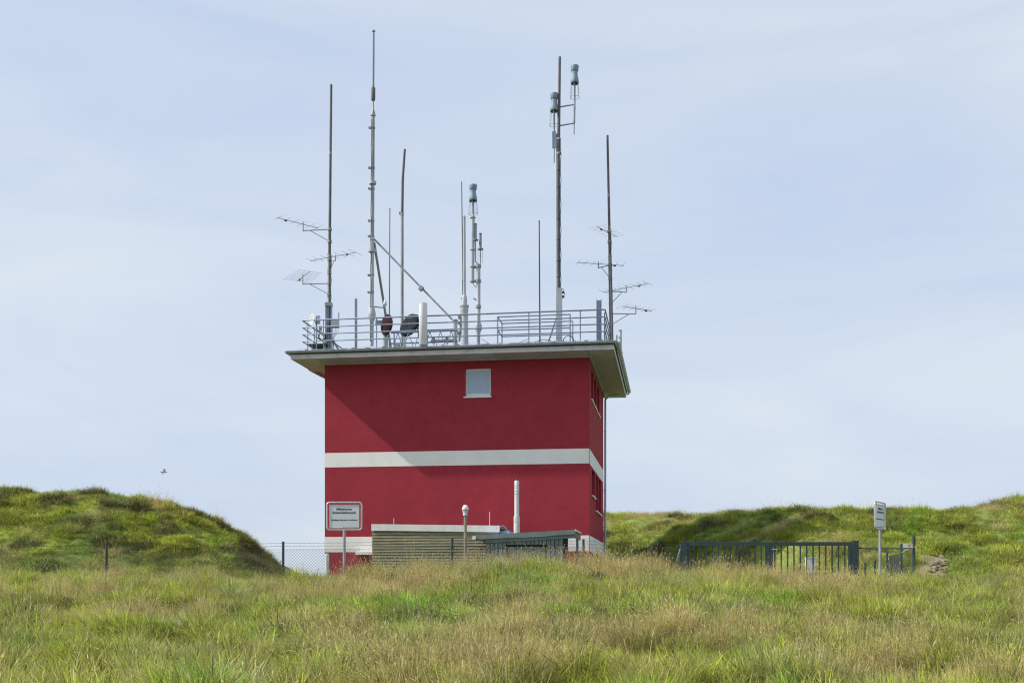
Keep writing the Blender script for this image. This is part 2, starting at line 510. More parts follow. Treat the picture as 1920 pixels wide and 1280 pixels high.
# thin corner bead on the front right edge
MB(B).box(BW - 0.012, BW + 0.008, -0.008, 0.012, ZG, ZT).build("corner_bead", M['red'], bld)
for zb0, zb1 in ((4.53, 5.10), (1.17, 1.775)):
    m = MB(B)
    e = 0.006
    m.box(-e, BW + e, -e, 0.0 - 0.001, zb0, zb1)
    m.box(BW + 0.001, BW + e, -0.001, BD + e, zb0, zb1)
    m.box(-e, -0.001, -0.001, BD + e, zb0, zb1)
    m.box(-0.001, BW + 0.001, BD + 0.001, BD + e, zb0, zb1)
    m.build("stripe", M['stripe'], bld)
# lower canopy slab and dark cellar recess next to the annex
MB(B).box(vat(667, -0.25), vat(716, -0.25), -0.32, -0.01, 1.06, 1.166).build("ledge", M['stripe'], bld)
MB(B).box(vat(672, -0.02), vat(720, -0.02), -0.03, -0.004, ZG, 1.05).build("cellar_door", M['red'], bld)

OV, OU = 1.0, 1.15
roof = MB(B).box(-OV + 0.03, BW + OV - 0.03, -OU + 0.03, BD + OU - 0.03, ZT + 0.03, 8.84)
roof.box(-OV - 0.05, BW + OV + 0.05, -OU - 0.05, BD + OU + 0.05, 8.842, 8.90)
a, b_ = -OV - 0.05, -OU - 0.05
i_ = 0.55
roof.hexa([(a + .03, b_ + .03, 8.90), (BW - a - .03, b_ + .03, 8.90), (BW - a - .03, BD - b_ - .03, 8.90), (a + .03, BD - b_ - .03, 8.90),
           (a + i_, b_ + i_, 9.03), (BW - a - i_, b_ + i_, 9.03), (BW - a - i_, BD - b_ - i_, 9.03), (a + i_, BD - b_ - i_, 9.03)])
roof = roof.build("roof", M['bitumen'], bld)
# fascia boards (screwed), one run per side
for args in ((-OV, BW + OV, -OU, -OU + 0.028), (-OV, BW + OV, BD + OU - 0.028, BD + OU)):
    MB(B).box(*args, ZT - 0.02, 8.79).build("fascia_board", M['fascia'], roof)
for x0 in (-OV, BW + OV - 0.028):
    MB(B).box(x0, x0 + 0.028, -OU + 0.029, BD + OU - 0.029, ZT - 0.02, 8.79).build("fascia_board", M['fascia'], roof)
nscrew = 22
for k in range(nscrew):
    vv = -OV + 0.25 + k * (BW + 2 * OV - 0.5) / (nscrew - 1) + random.uniform(-.08, .08)
    MB(B).box(vv - 0.012, vv + 0.012, -OU - 0.006, -OU - 0.0005, ZT + 0.03, ZT + 0.055).build("screw", M['zinc'], roof)
# soffit panels with open joints
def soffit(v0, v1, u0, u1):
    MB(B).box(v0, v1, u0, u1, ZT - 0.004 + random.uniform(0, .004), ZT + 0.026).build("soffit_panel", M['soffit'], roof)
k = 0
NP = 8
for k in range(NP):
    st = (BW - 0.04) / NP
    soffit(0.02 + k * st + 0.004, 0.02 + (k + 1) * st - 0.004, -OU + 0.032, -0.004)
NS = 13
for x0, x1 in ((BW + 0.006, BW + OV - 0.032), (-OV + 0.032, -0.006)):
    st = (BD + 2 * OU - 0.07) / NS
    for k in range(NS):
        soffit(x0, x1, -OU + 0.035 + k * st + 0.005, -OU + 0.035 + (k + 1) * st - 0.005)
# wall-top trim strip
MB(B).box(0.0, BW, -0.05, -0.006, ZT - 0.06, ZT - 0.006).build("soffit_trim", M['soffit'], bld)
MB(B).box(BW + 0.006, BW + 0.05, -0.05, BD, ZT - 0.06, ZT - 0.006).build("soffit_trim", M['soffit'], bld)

# half-round gutters
def gutter(p0, p1, out):
    p0, p1, out = Vector(p0), Vector(p1), Vector(out)
    d = (p1 - p0).normalized()
    m = MB()
    n_ = 9
    rr = 0.075
    prof = []
    for rad in (rr, rr - 0.006):
        prof.append([out * (-math.cos(math.pi * t / (n_ - 1))) * rad + Vector((0, 0, -math.sin(math.pi * t / (n_ - 1)) * rad)) for t in range(n_)])
    pts = []
    for e in (p0, p1):
        for pr in prof:
            pts += [tuple(e + q) for q in pr]
    ff = []
    for L_ in (0, 1):
        for t in range(n_ - 1):
            a0 = L_ * n_ + t
            ff.append((a0, a0 + 1, a0 + 1 + 2 * n_, a0 + 2 * n_))
    m._add(pts, ff, True)
    m._add([tuple(p0 + q) for q in prof[0]], [tuple(range(n_))])
    m._add([tuple(p1 + q) for q in prof[0]], [tuple(range(n_))[::-1]])
    m.tube([p0 + out * rr, p1 + out * rr], 0.011, 8)
    return m
ub, vb = -OU - 0.135, OV + 0.135
zg_ = 8.895
gutter(B(-vb, ub, zg_), B(BW + vb, ub, zg_ + 0.002), (-U2[0], -U2[1], 0)).build("gutter", M['zinc'], bld)
gutter(B(BW + vb, ub + 0.05, zg_ - 0.008), B(BW + vb, BD + OU + 0.1, zg_ - 0.004), (V2[0], V2[1], 0)).build("gutter", M['zinc'], bld)
gutter(B(-vb, ub + 0.05, zg_ - 0.008), B(-vb, BD + OU + 0.1, zg_ - 0.004), (-V2[0], -V2[1], 0)).build("gutter", M['zinc'], bld)
for k in range(15):
    vv = -vb + 0.3 + k * (BW + 2 * vb - 0.6) / 14
    MB(B).box(vv - 0.012, vv + 0.012, ub - 0.092, ub - 0.082, zg_ - 0.06, zg_ + 0.012).build("gutter_clip", M['galv'], roof)
# downpipe at the far right corner
dp = MB()
dp.tube([B(BW + vb, BD + 0.75, zg_ - 0.06), B(BW + vb - 0.02, BD + 0.72, zg_ - 0.18), B(BW + 0.25, BD - 0.05, ZT - 0.12), B(BW + 0.10, BD - 0.12, ZT - 0.3), B(BW + 0.09, BD - 0.12, ZG)], 0.05, 10)
dp.build("downpipe", M['zinc'], bld)
for z_ in (6.9, 4.2, 2.2):
    MB().ring(B(BW + 0.09, BD - 0.12, z_), 0.055, 0.012, n=14).build("pipe_clamp", M['zinc'], bld)
# second pipe under the left eaves
dp = MB()
dp.tube([B(-vb + 0.02, 1.1, zg_ - 0.08), B(-vb + 0.06, 1.35, zg_ - 0.20), B(-vb + 0.35, 1.9, ZT - 0.09), B(-0.6, 3.0, ZT - 0.13), B(-0.10, 4.6, ZT - 0.3), B(-0.09, 4.7, 6.5), B(-0.09, 4.7, ZG)], 0.06, 10)
dp.build("downpipe", M['zinc'], bld)
# lightning conductor on little blocks along the roof edge
blocks = []
for px in (575, 592, 647, 663, 688, 720, 760, 830, 858, 905, 913, 938, 963, 991, 1015, 1040, 1078, 1099, 1127, 1150):
    u_ = -0.98
    v_ = vat(px, u_)
    if v_ > BW + 0.8:
        continue
    w_ = random.uniform(0.045, 0.075)
    MB(B).box(v_ - w_, v_ + w_, u_ - 0.05, u_ + 0.05, 8.90, 8.985 + random.uniform(0, .04)).build("roof_block", M['bitumen'], roof)
m = MB()
pts = [Vector(B(-0.8 + k * (BW + 1.6) / 40, -0.98, 9.025 + 0.014 * math.sin(k * 1.7))) for k in range(41)]
m.tube(pts, 0.006, 5).build("conductor_wire", M['alu'], roof)

# ------------------------------------------------------------------ roof railing
RZ = 9.0
ru, rv = -0.8, 0.65
rail = thing("roof_railing", B(BW / 2, ru, RZ), "four-bar galvanised railing running round the edge of the flat roof", "railing")
Zr = [10.19, 9.915, 9.645, 9.37]
for k, z in enumerate(Zr):
    loop = [B(-rv, BD + 0.7, z), B(-rv, ru + 0.06, z), B(-rv + 0.02, ru + 0.02, z), B(-rv + 0.06, ru, z), B(BW + rv - 0.08, ru, z),
            B(BW + rv - 0.02, ru + 0.02, z), B(BW + rv, ru + 0.08, z), B(BW + rv, BD + 0.7, z)]
    MB().tube(loop, 0.03 if k == 0 else 0.024, 8).build("rail", M['galv'], rail)
    MB().tube([B(-rv, BD + 0.7, z), B(BW + rv, BD + 0.7, z)], 0.024, 8).build("rail", M['galv'], rail)
for px in (606.5, 706, 798, 896, 991.5, 1088):
    v_ = vat(px, ru + 0.04)
    MB().tube([B(v_, ru + 0.055, RZ - 0.02), B(v_, ru + 0.055, Zr[0])], 0.02, 8).build("post", M['galv'], rail)
for s_ in (-rv, BW + rv):
    for u_ in (-0.3, 0.5, 2.4, 4.3, 6.2, 8.1):
        sgn = 1 if s_ < 0 else -1
        MB().tube([B(s_ + 0.05 * sgn, u_, RZ - 0.02), B(s_ + 0.05 * sgn, u_, Zr[0])], 0.022, 8).build("post", M['galv'], rail)
for v_ in (1.5, 3.5, 5.5, 7.5, 9.5):
    MB().tube([B(v_, BD + 0.65, RZ - 0.02), B(v_, BD + 0.65, Zr[0])], 0.022, 8).build("post", M['galv'], rail)

# hatch guard rail
hu0, hu1 = 0.2, 1.3
hv0, hv1 = vat(933, hu0), vat(1069, hu0)
hatch = thing("hatch_guard", B((hv0 + hv1) / 2, (hu0 + hu1) / 2, RZ), "low rectangular guard rail round the roof hatch behind the railing", "railing")
for z in (10.30, 9.78):
    MB().tube([B(hv0, hu0, z), B(hv1, hu0, z)], 0.026, 8).build("rail", M['galv'], hatch)
    MB().tube([B(hv0, hu1, z), B(hv1, hu1, z)], 0.026, 8).build("rail", M['galv'], hatch)
    MB().tube([B(hv0, hu0, z), B(hv0, hu1, z)], 0.026, 8).build("rail", M['galv'], hatch)
for v_, u_ in ((hv0, hu0), (hv1, hu0), (hv0, hu1), (hv1, hu1)):
    MB().tube([B(v_, u_, RZ), B(v_, u_, 10.30)], 0.026, 8).build("post", M['galv'], hatch)
hl = thing("roof_hatch", B((hv0 + hv1) / 2, 0.75, RZ), "pale low roof hatch lid inside the guard rail", "hatch")
MB(B).box(hv0 + 0.5, hv1 - 0.2, 0.28, 1.2, RZ + 0.02, RZ + 0.22).build("curb", M['galv_dull'], hl)
MB(B).box(hv0 + 0.45, hv1 - 0.15, 0.23, 1.25, RZ + 0.222, RZ + 0.28).build("lid", M['palepole'], hl)

# ------------------------------------------------------------------ roof masts and antennas
def clampring(m, p, r, h=0.05):
    p = Vector(p)
    return m.tube([p - Vector((0, 0, h / 2)), p + Vector((0, 0, h / 2))], r, 12)

def on_line(a, b, z):
    t = (z - a.z) / (b.z - a.z)
    return a + (b - a) * t
def zof(py, Y):
    return (HY - py) / F * Y

def H(px, py, z):
    """point at known height z"""
    Y = z * F / (HY - py)
    return Vector(((px - CX) / F * Y, Y, z))

def yagi(label, p0, p1, n, lens, mount_t, mast_a, mast_b, root, arm_dz, drop, group, thick=0.011, mount_r=0.02, rise=0.10):
    """horizontal boom p0-p1 with cross elements, carried by an arm and a brace that belong to the mast"""
    p0, p1 = Vector(p0), Vector(p1)
    d = (p1 - p0)
    side = Vector((-d.y, d.x, 0)).normalized()
    c = p0.lerp(p1, mount_t)
    t = thing("yagi_antenna", c, label, "antenna", group)
    MB().tube([p0, p1], thick, 6).build("boom", M['darkpole'], t)
    for k in range(n):
        q = p0.lerp(p1, (k + 0.15) / (n - 0.7) if n > 1 else .5)
        L_ = lens[0] + (lens[1] - lens[0]) * k / max(1, n - 1)
        MB().tube([q - side * L_ / 2 + Vector((0, 0, .012)), q + side * L_ / 2 + Vector((0, 0, .012))], 0.0062, 5).build("element", M['galv_dull'], t)
    q = p0.lerp(p1, 0.80 if mount_t < .6 else .2) + Vector((0, 0, -0.03))
    MB().bar(q - d.normalized() * .05, q + d.normalized() * .05, .05, .05).build("feed_box", M['black'], t)
    # support arm on the mast
    foot = c + Vector((0, 0, -drop))
    m1 = on_line(mast_a, mast_b, foot.z + arm_dz)
    MB().tube([m1, foot], mount_r, 8).build("support_arm", M['galv_dull'], root)
    MB().tube([foot - Vector((0, 0, .02)), c + Vector((0, 0, rise))], mount_r * 1.1, 8).build("upright", M['galv_dull'], root)
    m2 = on_line(mast_a, mast_b, foot.z - 0.42)
    MB().tube([m2, m1.lerp(foot, 0.75)], mount_r * .7, 8).build("brace", M['galv_dull'], root)
    for q in (m1, m2):
        clampring(MB(), q, 0.085, 0.10).build("clamp", M['galv_dull'], root)
    return t

# 1 -- left yagi mast on a steel column
u1 = -0.30
a, b = RB(616, u1, RZ), R(621, 159, u1)
mast = thing("yagi_mast", a, "tall dark mast on boxy steel column, yagis on its left, at the railing corner", "mast")
ztop = zof(568, a.y)
c0 = RB(616.5, u1, RZ)
for dx in (-0.105, 0.105):
    MB().box(c0.x + dx - 0.02, c0.x + dx + 0.02, c0.y - 0.10, c0.y + 0.10, RZ, ztop - 0.14).build("column_flange", M['galv'], mast)
MB().box(c0.x - 0.06, c0.x + 0.06, c0.y - 0.03, c0.y + 0.06, RZ, ztop - 0.14).build("column_web", M['galv'], mast)
MB().box(c0.x - 0.135, c0.x + 0.135, c0.y - 0.12, c0.y + 0.12, ztop - 0.14, ztop).build("column_head", M['galv_dull'], mast)
j1, j2 = on_line(a, b, zof(480, a.y)), on_line(a, b, zof(290, a.y))
MB().tube([on_line(a, b, RZ + .2), j1], 0.066, 10).build("pole", M['galv_dull'], mast)
MB().tube([j1, j2, b], [0.058, 0.05, 0.047], 10).build("pole", M['darkpole'], mast)
for py in (480, 506, 288):
    clampring(MB(), on_line(a, b, zof(py, a.y)), 0.082 if py > 300 else .056, 0.12).build("collar", M['galv_dull'], mast)
GY_L = "yagi antennas on the left mast"
zA = zof(421, a.y)
yagi("long thin yagi antenna, highest on the mast at the railing corner", H(520, 408, zA), H(597, 428, zA), 6, (0.62, 0.85), 0.62, a, b, mast, 0.06, 0.25, GY_L)
zB_ = zof(483, a.y)
yagi("yagi antenna reaching across its mast, middle one of three at the railing corner", H(582, 489, zB_), H(668, 473, zB_), 7, (0.62, 0.9), 0.55, a, b, mast, 0.10, 0.18, GY_L, rise=.04)
zC = zof(519, a.y)
yagi("short yagi with wide elements, lowest on the mast at the railing corner", H(581, 509, zC), H(557, 527, zC), 6, (0.95, 1.15), 0.55, a, b, mast, 0.02, 0.28, GY_L)

# things on / near that mast
bx = R(629, 606, u1)
box = thing("equipment_box", bx, "small grey equipment box with cables on the steel column", "box")
MB().box(bx.x - 0.15, bx.x + 0.14, bx.y - .06, bx.y + .09, zof(614, bx.y), zof(598, bx.y)).build("case", M['galv_dull'], box)
MB().box(bx.x - 0.16, bx.x + 0.16, bx.y - .08, bx.y - 0.062, zof(615, bx.y) + .03, zof(597.5, bx.y)).build("door", M['palepole'], box)
MB().tube([(bx.x + .13, bx.y, zof(600, bx.y)), (bx.x + .13, bx.y, zof(586, bx.y))], .018, 6).build("stub_antenna", M['galv'], box)
for k in range(5):
    x_ = bx.x - .11 + k * .055
    MB().tube([(x_, bx.y, zof(614, bx.y)), (x_, bx.y, zof(621 + (k % 3) * 2, bx.y)), (bx.x - .13 + .02 * k, bx.y + .03, zof(632, bx.y)), (bx.x - .1, bx.y + .06, RZ + .02)], .006, 5).build("cable", M['galv_dull'], box)

# small dish on the left front corner
ud = -0.62
p = R(587, 600, ud)
dish = thing("small_dish", RB(593, ud, RZ), "small white dish antenna with boxes on a stub pole at the railing corner", "dish antenna")
ax = Vector((-0.72, -0.62, 0.05)).normalized()
MB().lathe(R(586.5, 599, ud), [(0.001, -.035), (.08, -.03), (.15, -.005), (.205, 0.045), (.195, 0.05), (.14, 0.01), (0.001, -.01)][::1], 22, ax).build("reflector", M['white'], dish)
q = R(590, 599, ud)
MB().bar(q - ax * .02, q - ax * .22, .07, .07).build("bracket", M['galv_dull'], dish)
s0, s1 = RB(593.5, ud, RZ), R(593.5, 592, ud)
MB().tube([s0, s1], .026, 8).build("post", M['galv'], dish)
q = R(597.5, 599.5, ud)
MB().box(q.x - .055, q.x + .055, q.y - .05, q.y + .05, zof(607, q.y), zof(592, q.y)).build("radio_unit", M['palepole'], dish)
q = R(601, 615.5, ud)
MB().box(q.x - .06, q.x + .05, q.y - .03, q.y + .05, zof(620, q.y), zof(611, q.y)).build("radio_unit", M['palepole'], dish)
pts = [R(x_, y_, ud - .03) for x_, y_ in ((590, 601), (592, 606), (593.5, 612), (595, 618), (600, 622), (604, 624))]
MB().tube(pts, .014, 6).build("cable", M['black'], dish)
cc = R(604, 630, ud)
m = MB()
for k in range(4):
    m.ring(cc + Vector((random.uniform(-.015, .015), k * .022, random.uniform(-.015, .015))), .145 - .012 * (k % 2), .014, axis=(0.15, 1, 0.1), n=28)
tag(m.build("cable_coil", M['black'], None), "black coil of cable hung beside the steel column", "cable")
pl = thing("tilted_panel", B(-0.1, 0.1, RZ), "dark tilted panel lying behind the railing corner", "panel")
MB(B).hexa([(-0.5, -.55, 9.30), (0.25, -.55, 9.30), (.35, .5, 9.06), (-.4, .5, 9.06), (-0.5, -.55, 9.33), (0.25, -.55, 9.33), (.35, .5, 9.09), (-.4, .5, 9.09)]).build("sheet", M['bitumen'], pl)
for v_ in (-.38, .15):
    MB(B).box(v_, v_ + .04, -.5, -.46, RZ, 9.298).build("leg", M['galv_dull'], pl)
q0, q1 = R(623, 636, -.25), R(640, 652, 0.0)
MB().bar(q0, Vector((q1.x, q1.y, RZ)), .06, .06).build("column_brace", M['galv_dull'], mast)

# 2 -- tall grey mast with struts
u2 = 2.0
a, b = RB(696.5, u2, RZ), R(700.5, 57, u2)
mast = thing("tall_mast", a, "tallest grey mast, banded with clamps and held by two diagonal struts", "mast")
z_ = lambda py: zof(py, a.y)
L_ = lambda py: on_line(a, b, z_(py))
MB().tube([L_(648), L_(604), L_(596), L_(592), L_(586), L_(573), L_(445)], [.085, .085, .15, .165, .16, .085, .085], 14).build("lower_tube", M['palepole'], mast)
MB().tube([L_(445), L_(216)], [.078, .07], 12).build("upper_tube", M['galv_dull'], mast)
MB().tube([L_(217), L_(213), L_(205), L_(188)], [.10, .09, .035, .03], 12).build("cone_joint", M['galv_dull'], mast)
MB().tube([L_(189), L_(186), L_(166), L_(164)], [.075, .09, .09, .07], 12).build("sleeve", M['darkpole'], mast)
MB().tube([L_(165), L_(156), L_(62), L_(57)], [.052, .046, .044, .03], 10).build("antenna_rod", M['radome'], mast)
clampring(MB(), L_(59), .07, .04).build("top_cap", M['galv_dull'], mast)
for py, r_ in ((470, .165), (343, .15), (449, .10), (216, .11)):
    clampring(MB(), L_(py), r_, .12 if r_ > .12 else .07).build("collar", M['palepole'], mast)
for py in (240, 315, 354, 414, 443, 516, 548):
    q = L_(py)
    m = MB()
    clampring(m, q, .092, .06)
    m.box(q.x - .18, q.x - .05, q.y - .05, q.y + .05, q.z - .035, q.z + .035)
    m.build("clamp", M['galv_dull'], mast)
s0 = L_(449)
s1 = R(851, 602, 2.0)
MB().bar(s0 + Vector((.09, 0, 0)), s1, .085, .075).build("strut", M['galv_dull'], mast)
MB().bar(L_(455) + Vector((.08, 0, 0)), RB(741, 4.6, RZ), .085, .075).build("strut", M['galv_dull'], mast)
q = s0.lerp(s1, .603)
d = (s1 - s0).normalized()
MB().tube([q - d * .07, q + d * .07], .11, 10).build("strut_coupling", M['galv_dull'], mast)
q = L_(455).lerp(RB(741, 4.6, RZ), .6)
clampring(MB(), q, .10, .08).build("strut_coupling", M['galv_dull'], mast)
p0, p1 = L_(574.5), R(722, 577, u2)
MB().tube([p0, p1], .025, 8).build("side_arm", M['galv_dull'], mast)
MB().tube([p1, p1 + Vector((0, 0, .09))], .02, 8).build("side_arm_tip", M['galv_dull'], mast)
gp = tag(MB().lathe(p1 + Vector((0, 0, .09)), [(.03, 0), (.075, .02), (.08, .08), (.055, .18), (.03, .25), (0.001, .27)], 14).build("satnav_antenna", M['white'], None), "small white cone antenna on the tall mast's side arm", "antenna")
stp = thing("strut_stand", RB(853, 2.0, RZ), "short pale stub column that carries the lower end of the strut", "column")
MB().tube([RB(853, 2.02, RZ), R(853, 602, 2.02)], [.11, .10], 12).build("column", M['palepole'], stp)
clampring(MB(), R(853, 601, 2.02), .12, .07).build("cap", M['galv_dull'], stp)

# 3, 10 -- thin whips; 4 -- bent mast; 5 -- steel stub
def whip(name, label, px0, px1, py1, u_, r0, r1, mat, cat="antenna"):
    a, b = RB(px0, u_, RZ), R(px1, py1, u_)
    t = thing(name, a, label, cat)
    MB().tube([a, a.lerp(b, .12)], r0 * 1.5, 8).build("socket", M['galv_dull'], t)
    MB().tube([a.lerp(b, .12), b], [r0, r1], 8).build("rod", mat, t)
    MB().tube([b, b + Vector((0, 0, .05))], r1 * 1.25, 8).build("tip", M['black'], t)
    return t
whip("whip_antenna", "thin dark whip antenna between the strutted mast and the bent mast", 729.5, 731, 393, 4.6, .028, .02, M['darkpole'])
whip("whip_antenna", "lone thin black whip antenna standing behind the hatch guard rail", 1012.5, 1011, 416, 2.6, .03, .022, M['black'])
u4 = 4.0
a = RB(754, u4, RZ)
bm = thing("bent_mast", a, "dark pole bent to one side near its top", "mast")
MB().tube([a, R(754, 402, u4)], .066, 10).build("lower_pole", M['galv_dull'], bm)
MB().tube([R(754, 402, u4), R(755, 340, u4), R(755.6, 328, u4), R(759, 280, u4)], [.06, .056, .054, .05], 10).build("bent_pole", M['darkpole'], bm)
q = R(754, 402, u4)
m = MB()
clampring(m, q, .075, .14)
m.box(q.x - .13, q.x - .04, q.y - .04, q.y + .04, q.z + .0, q.z + .1)
m.build("joint", M['galv_dull'], bm)
st = thing("steel_stub", RB(667.5, -.45, RZ), "plain grey steel stub rising above the railing by the tall mast", "post")
q = RB(667.5, -.45, RZ)
MB().box(q.x - .045, q.x + .045, q.y - .045, q.y - .03, RZ, zof(560, q.y)).box(q.x + .03, q.x + .045, q.y - .029, q.y + .05, RZ, zof(561, q.y)).build("angle_iron", M['galv_dull'], st)
MB().box(q.x - .1, q.x + .1, q.y - .1, q.y + .1, RZ, RZ + .03).build("base_plate", M['galv_dull'], st)

# 6 -- white cylinder antenna in front of the railing
q = RB(793.5, -.98, 8.93)
cy = thing("panel_antenna", q, "thick white cylinder antenna standing in front of the railing", "antenna")
MB().lathe(q, [(.10, 0), (.10, .05), (.13, .06), (.13, .1)], 20).build("foot", M['galv_dull'], cy)
MB().lathe(q, [(.145, .10), (.158, .11), (.156, zof(571, q.y) - q.z), (.15, zof(569.5, q.y) - q.z)], 28).build("radome", M['white'], cy)
MB().lathe(q + Vector((0, 0, zof(569.5, q.y) - q.z)), [(.155, 0), (.15, .015), (.08, .025)], 28).build("cap", M['palepole'], cy)

# flared radome heads
def head(root, p, py_top, py_bot, py_ring, r=.165, stem_to=None, stem_r=.035):
    y = p.y
    zt, zb_, zr = zof(py_top, y), zof(py_bot, y), zof(py_ring, y)
    h = zt - zb_
    base = Vector((p.x, y, zb_))
    MB().lathe(base, [(r * .96, 0), (r, .015), (r * .99, .16 * h), (r * .76, .40 * h), (r * .72, .50 * h), (r * .72, .70 * h)], 22).build("radome", M['radome'], root)
    MB().lathe(base, [(r * .85, .69 * h), (r * .87, .70 * h), (r * 1.02, .975 * h), (r * .98, h)], 22).build("cap", M['radome'], root)
    MB().lathe(base, [(r * .97, -.004), (r * .97, -.03)], 22).build("lower_rim", M['black'], root)
    m = MB()
    for k in range(6):
        t = 2 * math.pi * k / 6 + .3
        c_, s_ = math.cos(t), math.sin(t)
        m2 = MB().tube([(p.x + c_ * r * .8, y + s_ * r * .8, zb_ + .01), (p.x + c_ * r * .98, y + s_ * r * .98, zb_ - .25 * (zb_ - zr)), (p.x + c_ * r * 1.12, y + s_ * r * 1.12, zr)], .0085, 5)
        m2.build("cage_rod", M['galv_dull'], root)
    MB().ring((p.x, y, zr), r * 1.12, .0085, n=24, m=5).build("cage_ring", M['galv_dull'], root)
    if stem_to is not None:
        MB().tube([base, (p.x, y, stem_to)], stem_r, 10).build("stem", M['galv'], root)

# 7/8/9 -- pale cluster in the middle
u8 = .7
a = RB(870.5, u8, RZ)
t = thing("rod_antenna", a, "pale tube antenna on a thick flanged base beside a black whip", "antenna")
Lz = lambda px, py: R(px, py, u8)
MB().tube([RB(872, u8, RZ), Lz(871.5, 600), Lz(871, 588), Lz(870.5, 584), Lz(870.5, 575)], [.14, .13, .14, .165, .165], 14).build("base_column", M['palepole'], t)
clampring(MB(), Lz(870.5, 574), .19, .06).build("flange", M['palepole'], t)
MB().tube([Lz(870.5, 574), Lz(870.7, 560), Lz(870.8, 553)], [.115, .11, .075], 12).build("neck", M['palepole'], t)
MB().tube([Lz(870.8, 556), Lz(870.4, 408)], [.06, .055], 10).build("tube", M['palepole'], t)
MB().tube([Lz(870.4, 408), Lz(870.4, 404.5)], [.068, .03], 10).build("tip", M['galv_dull'], t)
for px, py in ((861, 625), (863, 606), (864, 596)):
    q = Lz(px, py)
    MB().bar(q + Vector((-.1, -.05, 0)), q + Vector((.12, .02, .05)), .10, .12).build("clamp", M['galv_dull'], t)
MB().tube([Lz(861, 640), Lz(863, 618), Lz(865, 600), Lz(866, 575)], .045, 8).build("cable_pipe", M['galv'], t)
a2 = Lz(868.5, 562)
w = thing("whip_antenna", a2, "slim black whip antenna strapped to the flanged tube antenna", "antenna")
MB().tube([a2, Lz(868, 525)], .032, 8).build("lower_rod", M['black'], w)
MB().tube([Lz(868, 525), Lz(865.5, 341)], [.026, .018], 8).build("rod", M['darkpole'], w)
q = Lz(869.5, 561)
MB().bar(q + Vector((-.09, 0, 0)), q + Vector((.09, 0, .03)), .09, .1).build("clamp", M['black'], w)

u9 = 1.4
Lz9 = lambda px, py: R(px, py, u9)
a = RB(897, u9, RZ)
t = thing("cluster_mast", a, "pale mast carrying three small antennas on side brackets", "mast")
MB().tube([a, Lz9(897, 624), Lz9(897, 618), Lz9(896.8, 610), Lz9(896.8, 602), Lz9(896.8, 496)], [.07, .075, .14, .15, .075, .075], 12).build("pole", M['palepole'], t)
for py in (499, 527, 575):
    q = Lz9(897, py)
    clampring(MB(), q, .11, .12).build("clamp", M['galv_dull'], t)
for py in (501, 527):
    MB().bar(Lz9(886, py), Lz9(897, py), .06, .09).build("bracket", M['galv_dull'], t)
MB().tube([Lz9(899.8, 630), Lz9(899.8, 500)], .022, 7).build("cable_pipe", M['galv_dull'], t)
MB().tube([Lz9(886.5, 530), Lz9(890, 537), Lz9(897, 541), Lz9(899, 548)], .012, 6).build("cable", M['black'], t)
q = Lz9(893.5, 563)
MB().bar(q + Vector((-.12, 0, .08)), q + Vector((.1, 0, -.05)), .05, .05).build("bracket", M['galv_dull'], t)
fa = thing("flared_antenna", Lz9(886.5, 530), "blue-grey flared antenna with wire cage on the pale cluster mast", "antenna")
head(fa, Lz9(887, 376), 347, 376, 401, r=.165, stem_to=zof(404, Lz9(887, 376).y))
MB().tube([Lz9(887, 402), Lz9(886.8, 408), Lz9(886.6, 410)], [.04, .10, .085], 12).build("joint", M['palepole'], fa)
MB().tube([Lz9(886.6, 406), Lz9(885.6, 530)], .078, 12).build("tube", M['palepole'], fa)
for py in (408, 468, 500, 527):
    clampring(MB(), Lz9(886.3, py), .12, .04).build("flange", M['palepole'], fa)
for (px, py0, py1, py2, lab) in ((891.5, 421, 450, 490, "short stubby antenna with a flat collar, taller of the cluster mast's pair"),
                                 (900.7, 439, 467, 493, "short stubby antenna with wire ground rods, lower of the cluster mast's pair")):
    st = thing("stub_antenna", Lz9(px, py2), lab, "antenna")
    MB().tube([Lz9(px, py1), Lz9(px, py0)], .055, 10).build("radome", M['radome'], st)
    MB().tube([Lz9(px, py0), Lz9(px, py0 - 1.5)], .06, 10).build("cap", M['black'], st)
    clampring(MB(), Lz9(px, py1), .125, .035).build("collar", M['galv_dull'], st)
    MB().tube([Lz9(px, py1), Lz9(px, py2), Lz9(896.8, py2 + 6)], .024, 8).build("stem", M['galv_dull'], st)
    if py0 > 430:
        q = Lz9(px, py1)
        for k in range(4):
            tt = math.pi / 4 + k * math.pi / 2
            e = q + Vector((math.cos(tt) * .13, math.sin(tt) * .13, -.02))
            MB().tube([q + Vector((math.cos(tt) * .05, math.sin(tt) * .05, 0)), e, e + Vector((0, 0, -.52))], .006, 5).build("ground_rod", M['galv_dull'], st)

# 11 -- main right mast with two flared antennas
u11 = 1.6
L11 = lambda px, py: R(px, py, u11)
a, b = RB(1048, u11, RZ), L11(1049.5, 108)
t = thing("main_mast", a, "tall dark mast on a square steel post carrying two flared antennas", "mast")
q = RB(1048.3, u11, RZ)
MB().box(q.x - .12, q.x + .12, q.y - .12, q.y + .12, RZ, zof(541, q.y)).build("square_post", M['palepole'], t)
MB().box(q.x - .2, q.x + .2, q.y - .2, q.y + .2, RZ, RZ + .04).build("base_plate", M['galv_dull'], t)
MB().tube([L11(1047, 545), L11(1046.5, 285)], .077, 12).build("lower_pole", M['darkpole'], t)
MB().tube([L11(1047, 290), L11(1049.5, 107)], [.068, .052], 12).build("upper_pole", M['darkpole'], t)
for py in (320, 352, 412, 450, 490, 520):
    clampring(MB(), L11(1046.8, py), .081, .03).build("band", M['black'], t)
for py in (261, 288):
    clampring(MB(), L11(1047.3, py), .09, .08).build("clamp", M['galv_dull'], t)
MB().bar(L11(1043, 254), L11(1048, 288), .03, .10).build("bracket", M['galv_dull'], t)
